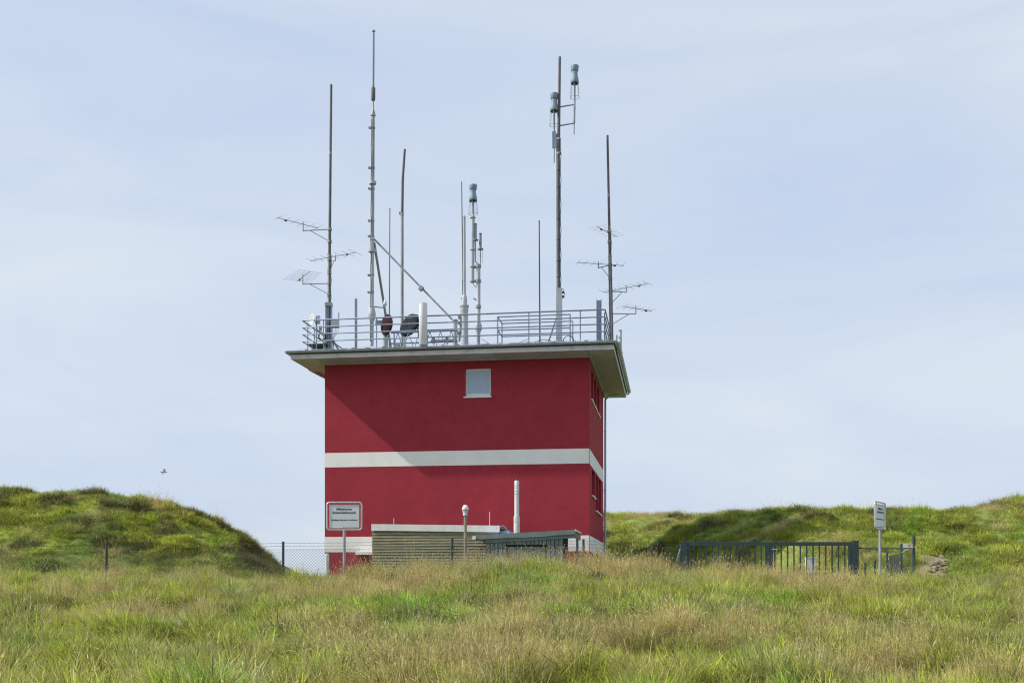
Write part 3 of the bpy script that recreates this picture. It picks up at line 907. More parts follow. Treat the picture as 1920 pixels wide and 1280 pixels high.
MB().hexa([tuple(L11(1043, 287)), tuple(L11(1050, 292)), tuple(L11(1050, 292) + Vector((0, .03, 0))), tuple(L11(1043, 287) + Vector((0, .03, 0))),
           tuple(L11(1043, 250)), tuple(L11(1050, 258)), tuple(L11(1050, 258) + Vector((0, .03, 0))), tuple(L11(1043, 250) + Vector((0, .03, 0)))]).build("bracket_plate", M['bitumen'], t)
for py0, py1 in ((201, 196), (236, 231)):
    MB().tube([L11(1049, py0), L11(1077, py1)], .03, 8).build("side_arm", M['galv_dull'], t)
for py in (548, 556):
    q = L11(1053.5, py)
    MB().bar(q, q + Vector((.1, 0, 0)), .06, .08).build("cable_gland", M['black'], t)
MB().tube([L11(1054, 541), L11(1057, 543), L11(1058.5, 550), L11(1057, 557), L11(1054, 560)], .012, 6).build("cable", M['black'], t)
MB().bar(RB(1020, u11, RZ + .05), L11(1043, 598), .05, .05).build("brace", M['galv_dull'], t)
fa = thing("flared_antenna", L11(1077, 252), "blue-grey flared antenna with wire cage, higher one, on side arms of the dark mast", "antenna")
head(fa, L11(1077.5, 156), 124, 156, 183, r=.165, stem_to=zof(205, L11(1077, 156).y), stem_r=.038)
MB().tube([L11(1077, 200), L11(1076.3, 232)], .045, 10).build("sleeve", M['galv_dull'], fa)
MB().tube([L11(1076.3, 231), L11(1076.3, 252)], .024, 8).build("tail_rod", M['galv_dull'], fa)
fb = thing("flared_antenna", L11(1039, 305), "blue-grey flared antenna with wire cage, lower one, held close to the dark mast", "antenna")
head(fb, L11(1039, 208), 176, 208, 235, r=.165, stem_to=zof(250, L11(1039, 208).y), stem_r=.038)
MB().tube([L11(1039, 249), L11(1039, 305)], .024, 8).build("tail_rod", M['galv_dull'], fb)
q = L11(1038.8, 263)
MB().box(q.x - .075, q.x + .075, q.y - .09, q.y - .03, zof(279, q.y), zof(248, q.y)).build("mount_plate", M['galv'], fb)
cc = RB(1065.5, -.3, RZ + .16)
m = MB()
for k in range(3):
    m.ring(cc + Vector((.008 * k, k * .02, .008 * k)), .20, .011, axis=(.25, 1, .05), n=30)
tag(m.build("cable_coil", M['black'], None), "loose black ring of cable by the main mast foot", "cable")
pts = [RB(px, -.2, RZ + z) for px, z in ((995, .03), (1005, .2), (1018, .28), (1030, .24), (1040, .12), (1052, .05), (1060, .02))]
tag(MB().tube(pts, .013, 6).build("loose_cable", M['black'], None), "thin loose cable arching up behind the hatch rail", "cable")
pts = [RB(px, 0.0, RZ + z) for px, z in ((903, .42), (912, .30), (925, .12), (940, .03), (960, .10), (980, .28), (992, .36))]
tag(MB().tube(pts, .010, 6).build("loose_cable", M['black'], None), "thin sagging cable between the cluster mast and the railing", "cable")

# 12 -- steel channel
q = RB(1123, -.35, RZ)
ch = thing("steel_channel", q, "short upright steel channel beam inside the right railing corner", "post")
zt = zof(561, q.y)
MB().box(q.x - .075, q.x + .075, q.y - .01, q.y + .01, RZ, zt - .04).build("web", M['galv'], ch)
for s_ in (-1, 1):
    MB().box(q.x + s_ * .085 - .01, q.x + s_ * .085 + .01, q.y - .07, q.y + .07, RZ, zt).build("flange", M['galv'], ch)

# 13 -- right yagi mast
u13 = 2.2
a, b = RB(1147.3, u13, RZ - .05), R(1139, 254, u13)
mast = thing("yagi_mast", a, "tall dark mast with four yagi antennas, just behind the steel channel", "mast")
Lm = lambda py: on_line(a, b, zof(py, a.y))
MB().tube([a, Lm(480)], [.085, .07], 10).build("pole", M['galv_dull'], mast)
MB().tube([Lm(482), Lm(366), b], [.058, .05, .046], 10).build("pole", M['darkpole'], mast)
for py in (480, 366):
    clampring(MB(), Lm(py), .075 if py > 400 else .056, .1).build("collar", M['galv_dull'], mast)
GY_R = "yagi antennas on the right mast"
zz = zof(434, a.y)
yagi("small yagi antenna, topmost of four on the mast behind the steel channel", H(1120, 425, zz), H(1156, 444, zz), 6, (.8, .7), .6, a, b, mast, 0, .0, GY_R, mount_r=.014, rise=.02)
zz = zof(495, a.y)
yagi("yagi antenna, second from the top on the mast behind the steel channel", H(1082, 492, zz), H(1170, 498, zz), 7, (.72, .6), .45, a, b, mast, .12, .16, GY_R)
zz = zof(541, a.y)
yagi("yagi antenna, second from the bottom on the mast behind the steel channel", H(1131, 548, zz), H(1216, 531, zz), 8, (.8, .75), .52, a, b, mast, .08, .18, GY_R)
zz = zof(579, a.y)
yagi("yagi antenna, lowest of four on the mast behind the steel channel", H(1167, 574, zz), H(1222, 583, zz), 6, (.9, .6), .45, a, b, mast, .03, .22, GY_R)

# 14 -- pale tubes at the right roof edge
q = RB(1163, 1.0, 8.92)
tb = thing("tube_antenna", q, "short pale tube antenna on the right edge of the roof, outside the railing", "antenna")
MB().tube([q, (q.x, q.y, zof(619, q.y)), (q.x, q.y, zof(617.5, q.y))], [.065, .065, .05], 12).build("tube", M['palepole'], tb)
MB().lathe(q, [(.1, 0), (.1, .03)], 14).build("foot", M['galv_dull'], tb)
q = RB(1156.5, .6, 8.95)
tb = thing("edge_stub", q, "tiny grey stub beside the tube antenna at the roof edge", "antenna")
MB().tube([q, (q.x, q.y, zof(628, q.y))], .028, 8).build("rod", M['galv_dull'], tb)
MB().lathe(q, [(.06, 0), (.06, .03)], 12).build("foot", M['galv_dull'], tb)

# coaxial cables taped to the poles
def coax(root, a, b, r_off, ang, n_=14, rad=.011):
    pts = []
    for k in range(n_ + 1):
        p = a.lerp(b, k / n_)
        w_ = r_off * (1 + (.35 if k % 3 == 1 else 0))
        pts.append(p + Vector((math.cos(ang), math.sin(ang), 0)) * w_)
    MB().tube(pts, rad, 6).build("cable", M['black'], root)
coax(mast, RB(1147.3, u13, RZ), Lm(440), .085, -1.0)
coax(mast, RB(1147.3, u13, RZ), Lm(500), .09, -2.2)
for o_ in [o for o in COL.objects if o.type == 'EMPTY' and o.name.startswith(("yagi_mast", "tall_mast", "main_mast"))]:
    if o_.name == "yagi_mast":
        coax(o_, RB(616, u1, RZ + .7), R(618.5, 432, u1), .075, -1.2)
        coax(o_, RB(616, u1, RZ + .7), R(617.5, 485, u1), .078, -.4)
    elif o_.name.startswith("tall_mast"):
        coax(o_, RB(696.7, u2, RZ + .9), R(698.8, 225, u2), .095, -1.9, 22, .013)
    elif o_.name.startswith("main_mast"):
        coax(o_, R(1047, 540, u11), R(1047, 262, u11), .088, -.5, 18, .013)

# dishes and lattice behind the railing
u15 = .9
q = R(726, 609, u15)
dd = thing("covered_dish", RB(726, u15, RZ), "maroon covered dish antenna standing on a post behind the railing", "dish antenna")
ax = Vector((-.80, -.60, .05)).normalized()
MB().lathe(q, [(.001, -.12), (.2, -.11), (.36, -.05), (.40, .0), (.41, .06), (.39, .075), (.2, .11), (.001, .12)], 26, ax).build("cover", M['maroon'], dd)
MB().lathe(q, [(.413, .0), (.425, .0), (.425, .05), (.413, .05)], 26, ax).build("rim", M['black'], dd)
MB().tube([RB(722, u15 + .25, RZ), R(722, 606, u15 + .25)], .12, 12).build("post", M['palepole'], dd)
q2 = R(708.5, 604, u15)
MB().bar(q2 + Vector((-.1, 0, 0)), q2 + Vector((.22, .1, 0)), .09, .16).build("feed_box", M['galv_dull'], dd)
q = R(769, 611, u15 + .6)
dd = thing("covered_dish", RB(770, u15 + .6, RZ), "big dark tarpaulin-covered dish leaning behind the railing", "dish antenna")
ax = Vector((-.62, -.74, .30)).normalized()
m = MB()
m.lathe(q, [(.001, -.10), (.25, -.09), (.44, -.03), (.50, .03), (.50, .08), (.3, .10), (.001, .105)], 26, ax)
m.build("cover", M['cover'], dd)
MB().tube([R(758, 600, u15 + .8), RB(760, u15 + .9, RZ)], .03, 8).build("leg", M['galv_dull'], dd)
MB().tube([R(778, 590, u15 + .75), RB(795, u15 + .75, RZ)], .04, 8).build("leg", M['galv_dull'], dd)
MB().tube([R(781, 590, u15 + .65), RB(803, u15 + .65, RZ)], .05, 8).build("leg", M['cover'], dd)
q3 = R(766, 594, u15 + .02)
MB().box(q3.x - .12, q3.x + .12, q3.y - .02, q3.y - .005, q3.z - .035, q3.z + .035).build("white_strip", M['white'], dd)
q = RB(755, .55, RZ)
rc = thing("red_bundle", q, "small red cloth bundle on the roof between the two dishes", "bundle")
MB().lathe(q, [(.05, 0), (.15, .05), (.17, .16), (.11, .27), (.001, .32)], 12).build("cloth", M['redtape'], rc)
MB().ring(q + Vector((0, 0, .17)), .17, .012, n=18).build("strap", M['white'], rc)

lt = thing("lattice_boom", RB(792, .35, RZ), "horizontal metal lattice boom lying behind the railing under the struts", "lattice boom")
ul = .35
LB = lambda px, z, du=0: RB(px, ul + du, z)
zlo, zhi = 9.16, 9.86
for z, du in ((zhi, 0), (zlo, 0), ((zlo + zhi) / 2, .35)):
    MB().tube([LB(733, z, du), LB(858, z, du)], .032, 8).build("chord", M['galv'], lt)
for k in range(6):
    p0, p1, p2 = LB(736 + k * 20, zlo), LB(746 + k * 20, zhi), LB(756 + k * 20, zlo)
    MB().tube([p0, p1], .016, 6).build("brace", M['galv'], lt)
    MB().tube([p1, p2], .016, 6).build("brace", M['galv'], lt)
for px in (739, 801, 853):
    MB().tube([LB(px, RZ), LB(px, zhi)], .026, 8).build("leg", M['galv'], lt)
p0 = LB(808, 9.52, .1)
MB().tube([p0, LB(857, 9.52, .1)], .05, 8).build("pipe", M['palepole'], lt)
for px in (813, 838):
    q = LB(px, 9.52, .1)
    clampring(MB(), q, .06, .22).build("clamp", M['galv_dull'], lt)
# small boxes on the roof edge by the tall mast
for px, w_, h_, lab in ((690, .1, .22, "small pale junction box at the foot of the tall mast"), (711, .17, .18, "low pale junction box beside the maroon dish"), (746, .1, .30, "narrow pale junction box beside the red bundle")):
    q = RB(px, .1, RZ)
    jb = thing("junction_box", q, lab, "box")
    MB().box(q.x - w_, q.x + w_, q.y - .08, q.y + .08, RZ + .02, RZ + h_).build("case", M['palepole'], jb)
    MB().box(q.x - w_ - .01, q.x + w_ + .01, q.y - .1, q.y - .081, RZ + .05, RZ + h_ + .01).build("lid", M['galv_dull'], jb)

# ------------------------------------------------------------------ planked annex in front of the main wall
ua = -3.4
va0, va1 = vat(697.5, ua), vat(935, ua)
ann = thing("plank_annex", B((va0 + va1) / 2, ua / 2, ZG), "low flat-roofed annex clad in mossy planks under a white fascia", "outbuilding")
yL, yR = B(va0, ua, 0)[1], B(va1, ua, 0)[1]
zfL, zfR = zof(982, yL), zof(985, yR)
fh = .235
MB(B).box(va0 + .02, va1 - .02, ua + .03, -.012, ZG, zfR - .11).build("wall", M['dark'], ann)
MB(B).hexa([(va0 - .01, ua - .06, zfL - fh), (va1 + .04, ua - .06, zfR - fh), (va1 + .04, ua - .03, zfR - fh), (va0 - .01, ua - .03, zfL - fh),
            (va0 - .01, ua - .06, zfL), (va1 + .04, ua - .06, zfR), (va1 + .04, ua - .03, zfR), (va0 - .01, ua - .03, zfL)]).build("fascia", M['offwhite'], ann)
MB(B).hexa([(va0, ua - .029, zfL - .1), (va1 + .03, ua - .029, zfR - .1), (va1 + .03, -.012, zfR - .1), (va0, -.012, zfL - .1),
            (va0, ua - .029, zfL - .03), (va1 + .03, ua - .029, zfR - .03), (va1 + .03, -.012, zfR - .03), (va0, -.012, zfL - .03)]).build("roof", M['bitumen'], ann)
z = zfL - fh + .03
k = 0
while z > 0.25:
    ph = .103
    dz = (zfL - zfR)
    o1, o2 = random.uniform(-.004, .004), random.uniform(-.012, .012)
    MB(B).hexa([(va0 + o1, ua - .012, z - ph + .016), (va1, ua - .012, z - ph + .016), (va1, ua + .028, z - ph + .016), (va0 + o1, ua + .028, z - ph + .016),
                (va0 + o1, ua + .006 + o2 * .3, z), (va1, ua + .006 - o2 * .3, z), (va1, ua + .028, z), (va0 + o1, ua + .028, z)]).build("plank", M['wood' if (k * 7) % 3 else 'wood2'], ann)
    z -= ph
    k += 1
# plank returns on the left side
z = zfL - fh + .03
while z > 0.25:
    MB(B).box(va0 - .012, va0 + .012, ua + .03, -.02, z - .087, z).build("plank", M['wood2'], ann)
    z -= .103
for px, py in ((738.5, 971), (918, 959)):
    q = RB(px, -2.6, 0)
    q.z = zof(985, q.y) - .05
    rd = thing("lightning_rod", q, "thin pale rod on the annex roof %s" % ("over its planked left end" if px < 800 else "near the vent pipe"), "rod")
    MB().tube([q, (q.x, q.y, zof(py, q.y))], .012, 6).build("rod", M['offwhite'], rd)
    MB().box(q.x - .06, q.x + .06, q.y - .06, q.y + .06, q.z - .01, q.z + .06).build("foot", M['concrete'], rd)
pts = [RB(938, ua + .2, zfR - .03), RB(943, ua + .2, zfR + .01), RB(948, ua + .2, zfR - .06), RB(952, ua + .2, zfR - .2)]
MB().tube(pts, .02, 7).build("overflow_pipe", M['galv'], ann)
q = RB(944, ua + .5, 0)
MB(B).box(vat(937, ua + .5), vat(955, ua + .5), ua + .4, ua + 1.6, zfR - .42, zfR - .16).build("side_gutter", M['zinc'], ann)

# ------------------------------------------------------------------ grey board shed
us = -5.2
sv0, sv1 = vat(893, us), vat(1078, us)
shed = thing("board_shed", B((sv0 + sv1) / 2, us + 1.2, ZG), "small shed of grey-green vertical boards with a sloping roof", "shed")
yL, yR = B(sv0, us, 0)[1], B(sv1, us, 0)[1]
zsL, zsR = zof(1003.5, yL), zof(993, yR)
sd = 2.3
def zs(v):
    return zsL + (zsR - zsL) * (v - sv0) / (sv1 - sv0)
def slab(m, v0, v1, u0, u1, d0, d1):
    return m.hexa([(v0, u0, zs(v0) - d1), (v1, u0, zs(v1) - d1), (v1, u1, zs(v1) - d1), (v0, u1, zs(v0) - d1), (v0, u0, zs(v0) - d0), (v1, u0, zs(v1) - d0), (v1, u1, zs(v1) - d0), (v0, u1, zs(v0) - d0)])
slab(MB(B), sv0, sv1, us - .02, us + sd, .0, .03).build("roof", M['zinc'], shed)
slab(MB(B), sv0, sv1, us - .05, us - .021, -.01, .14).build("fascia", M['boards'], shed)
slab(MB(B), sv0 + .3, sv1 - .02, us + .02, us + .05, .145, .27).build("wall_plate", M['boards'], shed)
slab(MB(B), sv1 + .001, sv1 + .03, us - .05, us + sd, -.02, .04).build("verge_strip", M['fascia'], shed)
slab(MB(B), sv1 - .04, sv1 - .001, us + .03, us + sd, .04, .26).build("verge_beam", M['moss'], shed)
gz_ = MB(B)
q = (sv0 - .02, us - .08, zs(sv0) - .08)
MB().tube([B(sv0 - .06, us - .12, zs(sv0) - .08), B(sv0 - .06, us + sd, zs(sv0) - .08)], .07, 10).build("gutter", M['offwhite'], shed)
slab(MB(B), sv0 + .36, sv1 - .42, us + .115, us + sd - .3, .18, 3.2).build("wall", M['dark'], shed)
nb = 19
bw = (sv1 - .40 - sv0 - .34) / nb
o0, o1 = vat(950, us), vat(1022, us)
for k in range(nb):
    x0 = sv0 + .34 + k * bw
    x1 = x0 + bw - (.018 + .012 * random.random())
    dep = .052 + (k % 2) * .018
    xm = (x0 + x1) / 2
    low = zof(1021, yL) if o0 < xm < o1 else ZG
    MB(B).hexa([(x0, us + dep, low), (x1, us + dep, low), (x1, us + dep + .022, low), (x0, us + dep + .022, low),
                (x0, us + dep, zs(x0) - .272), (x1, us + dep, zs(x1) - .272), (x1, us + dep + .022, zs(x1) - .272), (x0, us + dep + .022, zs(x0) - .272)]).build("board", M['boards'], shed)
MB(B).box(o0 + .02, o1 - .02, us + .095, us + .113, ZG, zof(1025, yL)).build("shutter", M['shutter'], shed)
MB(B).box(sv1 - .05, sv1 + .03, us + 1.0, us + 1.08, ZG, zs(sv1) - .262).build("corner_post", M['boards'], shed)

# ------------------------------------------------------------------ white flue, brown vent
q = RB(969, -1.4, ZG)
fl = thing("flue_pipe", q, "tall white flue pipe with a black tip behind the shed", "flue")
zq = lambda py: zof(py, q.y) - q.z
MB().lathe(q, [(.115, 0), (.115, zq(968)), (.10, zq(966.5))], 18).build("lower_pipe", M['concrete'], fl)
MB().lathe(q, [(.088, zq(967)), (.088, zq(927)), (.086, zq(902)), (.07, zq(900.5))], 18).build("upper_pipe", M['offwhite'], fl)
for py in (926, 921, 914, 910):
    MB().ring(q + Vector((0, 0, zq(py))), .089, .008, n=18, m=6).build("joint_ring", M['galv_dull'], fl)
MB().lathe(q, [(.035, zq(901)), (.042, zq(898)), (.03, zq(896.5))], 12).build("tip", M['black'], fl)
Yv = 32.5
q = W(872.5, 1030, Yv)
q.z = gz(q.x, Yv)
ve = thing("vent_pipe", q, "brown vent pipe with a pale mushroom cap in front of the planks", "vent")
zq = lambda py: zof(py, Yv) - q.z
MB().lathe(q, [(.046, -.1), (.044, zq(966))], 14).build("pipe", M['rust'], ve)
MB().lathe(q, [(.07, zq(966)), (.07, zq(963.5)), (.062, zq(963)), (.092, zq(956))], 18).build("collar", M['palepole'], ve)
MB().lathe(q, [(.10, zq(955)), (.104, zq(954)), (.06, zq(947)), (.01, zq(946))], 18).build("cap", M['white'], ve)

# ------------------------------------------------------------------ signs
def text_mesh(body, size, mat, parent, T, align='CENTER', bold=0.0):
    cu = bpy.data.curves.new("lettering", 'FONT')
    cu.body, cu.size, cu.align_x = body, size, align
    cu.offset = bold
    cu.resolution_u = 2
    ob = bpy.data.objects.new("lettering_tmp", cu)
    me = bpy.data.meshes.new_from_object(ob)
    org = Vector(ORG[parent.name])
    for v in me.vertices:
        v.co = T(v.co.x, v.co.y) - org
    me.materials.clear()
    me.materials.append(mat)
    o = bpy.data.objects.new("lettering", me)
    COL.objects.link(o)
    o.parent = parent
    ORG[o.name] = tuple(org)
    bpy.data.objects.remove(ob)
    bpy.data.curves.remove(cu)
    return o

def sign(base, ztop, zbot, width, ang, label):
    """ang: heading of the sign's width vector"""
    e = Vector((math.cos(ang), math.sin(ang), 0))
    nrm = Vector((math.sin(ang), -math.cos(ang), 0))      # towards the reader
    t = thing("warning_sign", base, label, "sign")
    c = Vector((base.x, base.y, 0))
    P = lambda s, z, d=0: c + e * s + Vector((0, 0, z)) + nrm * d
    MB().tube([base - Vector((0, 0, .2)), P(0, zbot - .002)], .038, 12).build("post", M['galv_dull'], t)
    h, w = ztop - zbot, width / 2
    r_ = .07
    loop = []
    for cx, cz, a0 in ((w - r_, ztop - r_, 0), (-w + r_, ztop - r_, 90), (-w + r_, zbot + r_, 180), (w - r_, zbot + r_, 270)):
        for k in range(5):
            aa = math.radians(a0 + k * 22.5)
            loop.append(P(cx + r_ * math.cos(aa), cz + r_ * math.sin(aa)))
    loop += loop[:2]
    MB().tube(loop, .022, 8, cap=False).build("frame", M['alu'], t)
    pw, pt, pb_ = w - .058, ztop - .055, zbot + .045
    m = MB()
    m.hexa([tuple(P(s, z, d)) for z in (pb_, pt) for s, d in ((-pw, .01), (pw, .01), (pw, -.004), (-pw, -.004))])
    pan = m.build("panel", M['signface'], t)
    m = MB()
    for s0, s1, z0, z1 in ((-pw, pw, pt - .012, pt), (-pw, pw, pb_, pb_ + .012), (-pw, -pw + .012, pb_ + .013, pt - .013), (pw - .012, pw, pb_ + .013, pt - .013)):
        m.hexa([tuple(P(s, z, d)) for z in (z0, z1) for s, d in ((s0, .02), (s1, .02), (s1, .0105), (s0, .0105))])
    m.build("panel_edge", M['alu'], t)
    for s_ in (-w * .6, w * .6):
        for z_ in (pt + .012, pb_ - .012):
            MB().tube([P(s_, z_ - .03, -.012), P(s_, z_ + .03, -.012)], .012, 6).build("clip", M['galv_dull'], t)
    k_ = h / .73
    ph = pt - pb_
    T = lambda zc: (lambda x, y: P(x, zc + y, .0125))
    text_mesh("Militärischer", .084 * k_, M['ink'], pan, T(pb_ + ph * .765), bold=.0028)
    text_mesh("Sicherheitsbereich", .084 * k_, M['ink'], pan, T(pb_ + ph * .62), bold=.0028)
    text_mesh("Unbefugtes Betreten ist verboten!", .052 * k_, M['ink'], pan, T(pb_ + ph * .325), bold=.0022)
    TR = lambda x, y: P(pw - .03 + x, pb_ + ph * .03 + y, .0125)
    text_mesh("Der Bundesminister der Verteidigung", .027 * k_, M['ink'], pan, TR, 'RIGHT')
    return t
Ys = 27.9
b0 = W(645.5, 1066, Ys)
b0.z = gz(b0.x, Ys)
sign(b0, zof(941.5, Ys), zof(993, Ys), .885, math.radians(-1.5), "white military area warning sign on a post before the red wall")
Ys = 29.6
b0 = W(1650, 1060, Ys)
b0.z = gz(b0.x, Ys)
sign(b0, zof(941.5, Ys), zof(991, Ys), .93, math.radians(55), "white military area warning sign on a post by the gate, turned sideways")

# ------------------------------------------------------------------ fences, gate
def chain_link(root, p0, p1, z_bot, z_top, cell=.085, r=.0031):
    """diamond wire mesh between two plan points"""
    p0, p1 = Vector((p0[0], p0[1])), Vector((p1[0], p1[1]))
    L_ = (p1 - p0).length
    d = (p1 - p0) / L_
    Hh = z_top - z_bot
    vv, ff = [], []
    def seg(s0, h0, s1, h1):
        o = len(vv)
        dx, dh = s1 - s0, h1 - h0
        ln = math.hypot(dx, dh)
        nx_, nh = -dh / ln * r, dx / ln * r
        for (s, h) in ((s0, h0), (s1, h1)):
            for a_, b_ in ((1, 0), (-.5, .87), (-.5, -.87)):
                q = p0 + d * (s + nx_ * a_)
                vv.append((q.x - d.y * r * b_, q.y + d.x * r * b_, z_bot + h + nh * a_))
        for k in range(3):
            k2 = (k + 1) % 3
            ff.append((o + k, o + k2, o + 3 + k2, o + 3 + k))
    sx = -Hh
    while sx < L_:
        a0, a1 = max(sx, 0), min(sx + Hh, L_)
        if a1 > a0 + .005:
            seg(a0, a0 - sx, a1, a1 - sx)
            seg(a0, Hh - (a0 - sx), a1, Hh - (a1 - sx))
        sx += cell
    m = MB()
    m._add(vv, ff, True)
    return m.build("wire_mesh", M['wire'], root)

Yf = 30.0
fx = lambda px: (px - CX) / F * Yf
fen = thing("wire_fence", (fx(531), Yf, gz(fx(531), Yf)), "chain-link fence with barbed wire crossing before the building", "fence")
posts = [(-130, 1022), (200, 1019.5), (531, 1015.5), (848, 1010), (1094, 1011), (1277, 1018)]
for px, py in posts:
    x = fx(px)
    MB().tube([(x, Yf, gz(x, Yf) - .2), (x, Yf, zof(py, Yf))], .034, 10).build("post", M['gate'], fen)
    MB().tube([(x, Yf, zof(py, Yf)), (x, Yf, zof(py, Yf) + .012)], .04, 10).build("post_cap", M['black'], fen)
for (p0, y0), (p1, y1) in zip(posts[:-1], posts[1:]):
    x0, x1 = fx(p0), fx(p1)
    zt0, zt1 = zof(y0, Yf), zof(y1, Yf)
    ztm = min(zt0, zt1) - .2
    chain_link(fen, (x0, Yf - .04), (x1, Yf - .04), ztm - 1.35, ztm)
    for dz in (.035, .115, .21):
        nseg = 10
        pts = [Vector((x0 + (x1 - x0) * k / nseg, Yf - .045, zt0 + (zt1 - zt0) * k / nseg - dz - .02 * math.sin(math.pi * k / nseg))) for k in range(nseg + 1)]
        m = MB().tube(pts, .0036, 5)
        if dz < .2:
            nbarb = int((x1 - x0) / .13)
            for k in range(nbarb):
                f_ = (k + .5) / nbarb
                q = Vector((x0 + (x1 - x0) * f_, Yf - .045, zt0 + (zt1 - zt0) * f_ - dz - .02 * math.sin(math.pi * f_)))
                m.tube([q + Vector((-.012, .006, -.014)), q + Vector((.012, -.006, .014))], .003, 3)
        m.build("barbed_wire" if dz < .2 else "line_wire", M['wire'], fen)
x = fx(1277)
MB().tube([(fx(1250), Yf + .02, gz(fx(1250), Yf)), (x, Yf, zof(1026, Yf))], .025, 8).build("brace", M['galv_dull'], fen)

Yg = 31.0
gxf = lambda px: (px - CX) / F * Yg
zb_g = -.45
gate = thing("double_gate", (gxf(1440), Yg, zb_g), "dark green double-leaf bar gate with a spiked top rail", "gate")
gp_ = lambda name, px0, px1, py, dep: MB().box(gxf(px0), gxf(px1), Yg - dep, Yg + dep, zb_g - .3, zof(py, Yg)).build(name, M['gate'], gate)
gp_("gate_post", 1278.5, 1287.5, 1013, .08)
gp_("gate_post", 1598.0, 1608.5, 1013, .09)
def leaf(p0, p1, nb, st0=5.0, st1=5.0):
    zt = zof(1016, Yg)
    x0, x1 = gxf(p0), gxf(p1)
    lf = MB().box(x0, x1, Yg - .03, Yg + .03, zt - .10, zt).build("gate_leaf", M['gate'], gate)
    MB().box(x0, x1, Yg - .03, Yg + .03, zb_g + .1, zb_g + .18).build("bottom_rail", M['gate'], lf)
    for xa, xb in ((x0, x0 + st0 / F * Yg), (x1 - st1 / F * Yg, x1)):
        MB().box(xa, xb, Yg - .032, Yg + .032, zb_g + .181, zt - .101).build("stile", M['gate'], lf)
    for k in range(nb):
        xc = x0 + (x1 - x0) * (k + 1) / (nb + 1)
        MB().box(xc - .017, xc + .017, Yg - .017, Yg + .017, zb_g + .181, zt - .101).build("bar", M['gate'], lf)
    m = MB()
    ns = int((x1 - x0) / .04)
    for k in range(ns):
        xc = x0 + (x1 - x0) * (k + .5) / ns
        m._add([(xc - .014, Yg - .004, zt), (xc + .014, Yg - .004, zt), (xc + .014, Yg + .004, zt), (xc - .014, Yg + .004, zt), (xc, Yg, zt + .03)], [(0, 1, 4), (1, 2, 4), (2, 3, 4), (3, 0, 4)])
    m.build("spike_strip", M['gate'], lf)
    return lf
leaf(1290, 1439, 12, 4, 4)
l2 = leaf(1441, 1596, 12, 8, 5)
MB().box(gxf(1437.5), gxf(1448), Yg - .045, Yg - .033, zb_g + .6, zof(1020, Yg)).build("lock_plate", M['gate'], l2)
MB().tube([(gxf(1446), Yg - .07, zof(1029.5, Yg)), (gxf(1457), Yg - .07, zof(1029.5, Yg))], .013, 8).build("handle", M['alu'], l2)

# short fence from the gate to the end post, then turning away from the camera
ef = thing("fence_section", (gxf(1660), Yg, gz(gxf(1660), Yg)), "short green rail fence between the gate and its tall end post", "fence")
Y2 = 30.2
px2 = lambda px, Y: (px - CX) / F * Y
def fpost(px, py, Y, r=.03):
    x = px2(px, Y)
    MB().tube([(x, Y, gz(x, Y) - .2), (x, Y, zof(py, Y))], r, 8).build("post", M['gate'], ef)
    return x
xe = fpost(1713.5, 1004, Y2, .045)
fpost(1690, 1019, 31.2, .035)
fpost(1663.5, 1034, 34.0, .035)
fpost(1640.5, 1050, 33.0, .03)
fpost(1622, 1056, 31.5, .04)
MB().tube([(gxf(1609), Yg, zof(1027, Yg)), (xe, Y2, zof(1027.3, Y2))], .022, 8).build("top_rail", M['gate'], ef)
MB().tube([(px2(1689.5, 31.2), 31.15, zof(1035.5, 31.2)), (px2(1706, 30.5), 30.5, zof(1028.5, 30.5))], .016, 7).build("stay_rod", M['alu'], ef)
chain_link(ef, (px2(1664, 34.0), 34.0), (px2(1690, 31.2), 31.2), -.6, zof(1040, 33.0), cell=.06, r=.003)
chain_link(ef, (px2(1690, 31.2), 31.2), (px2(1713, 30.3), 30.3), -.5, zof(1030, 30.8), cell=.06, r=.003)
MB().box(xe - .0, xe + .05, Y2 - .06, Y2 - .03, zof(1027, Y2), zof(1022.5, Y2)).build("junction", M['alu'], ef)
q = W(1702.5, 1022.7, 30.15)
plq = thing("notice_plate", q, "small white and yellow notice plate beside the fence end post", "sign")
MB().box(q.x - .12, q.x + .13, q.y - .01, q.y, q.z - .055, q.z + .06).build("plate", M['white'], plq)
MB().hexa([(q.x + .055, q.y - .013, q.z + .030), (q.x + .128, q.y - .013, q.z - .03), (q.x + .128, q.y - .0105, q.z - .03), (q.x + .055, q.y - .0105, q.z + .030),
           (q.x + .0, q.y - .013, q.z + .058), (q.x + .128, q.y - .013, q.z + .058), (q.x + .128, q.y - .0105, q.z + .058), (q.x + .0, q.y - .0105, q.z + .058)]).build("yellow_corner", M['yellow'], plq)
for k in range(4):
    MB().box(q.x - .005, q.x + .055 - .012 * (k % 2), q.y - .013, q.y - .0105, q.z + .022 - .016 * k, q.z + .03 - .016 * k).build("print_line", M['greyprint'], plq)

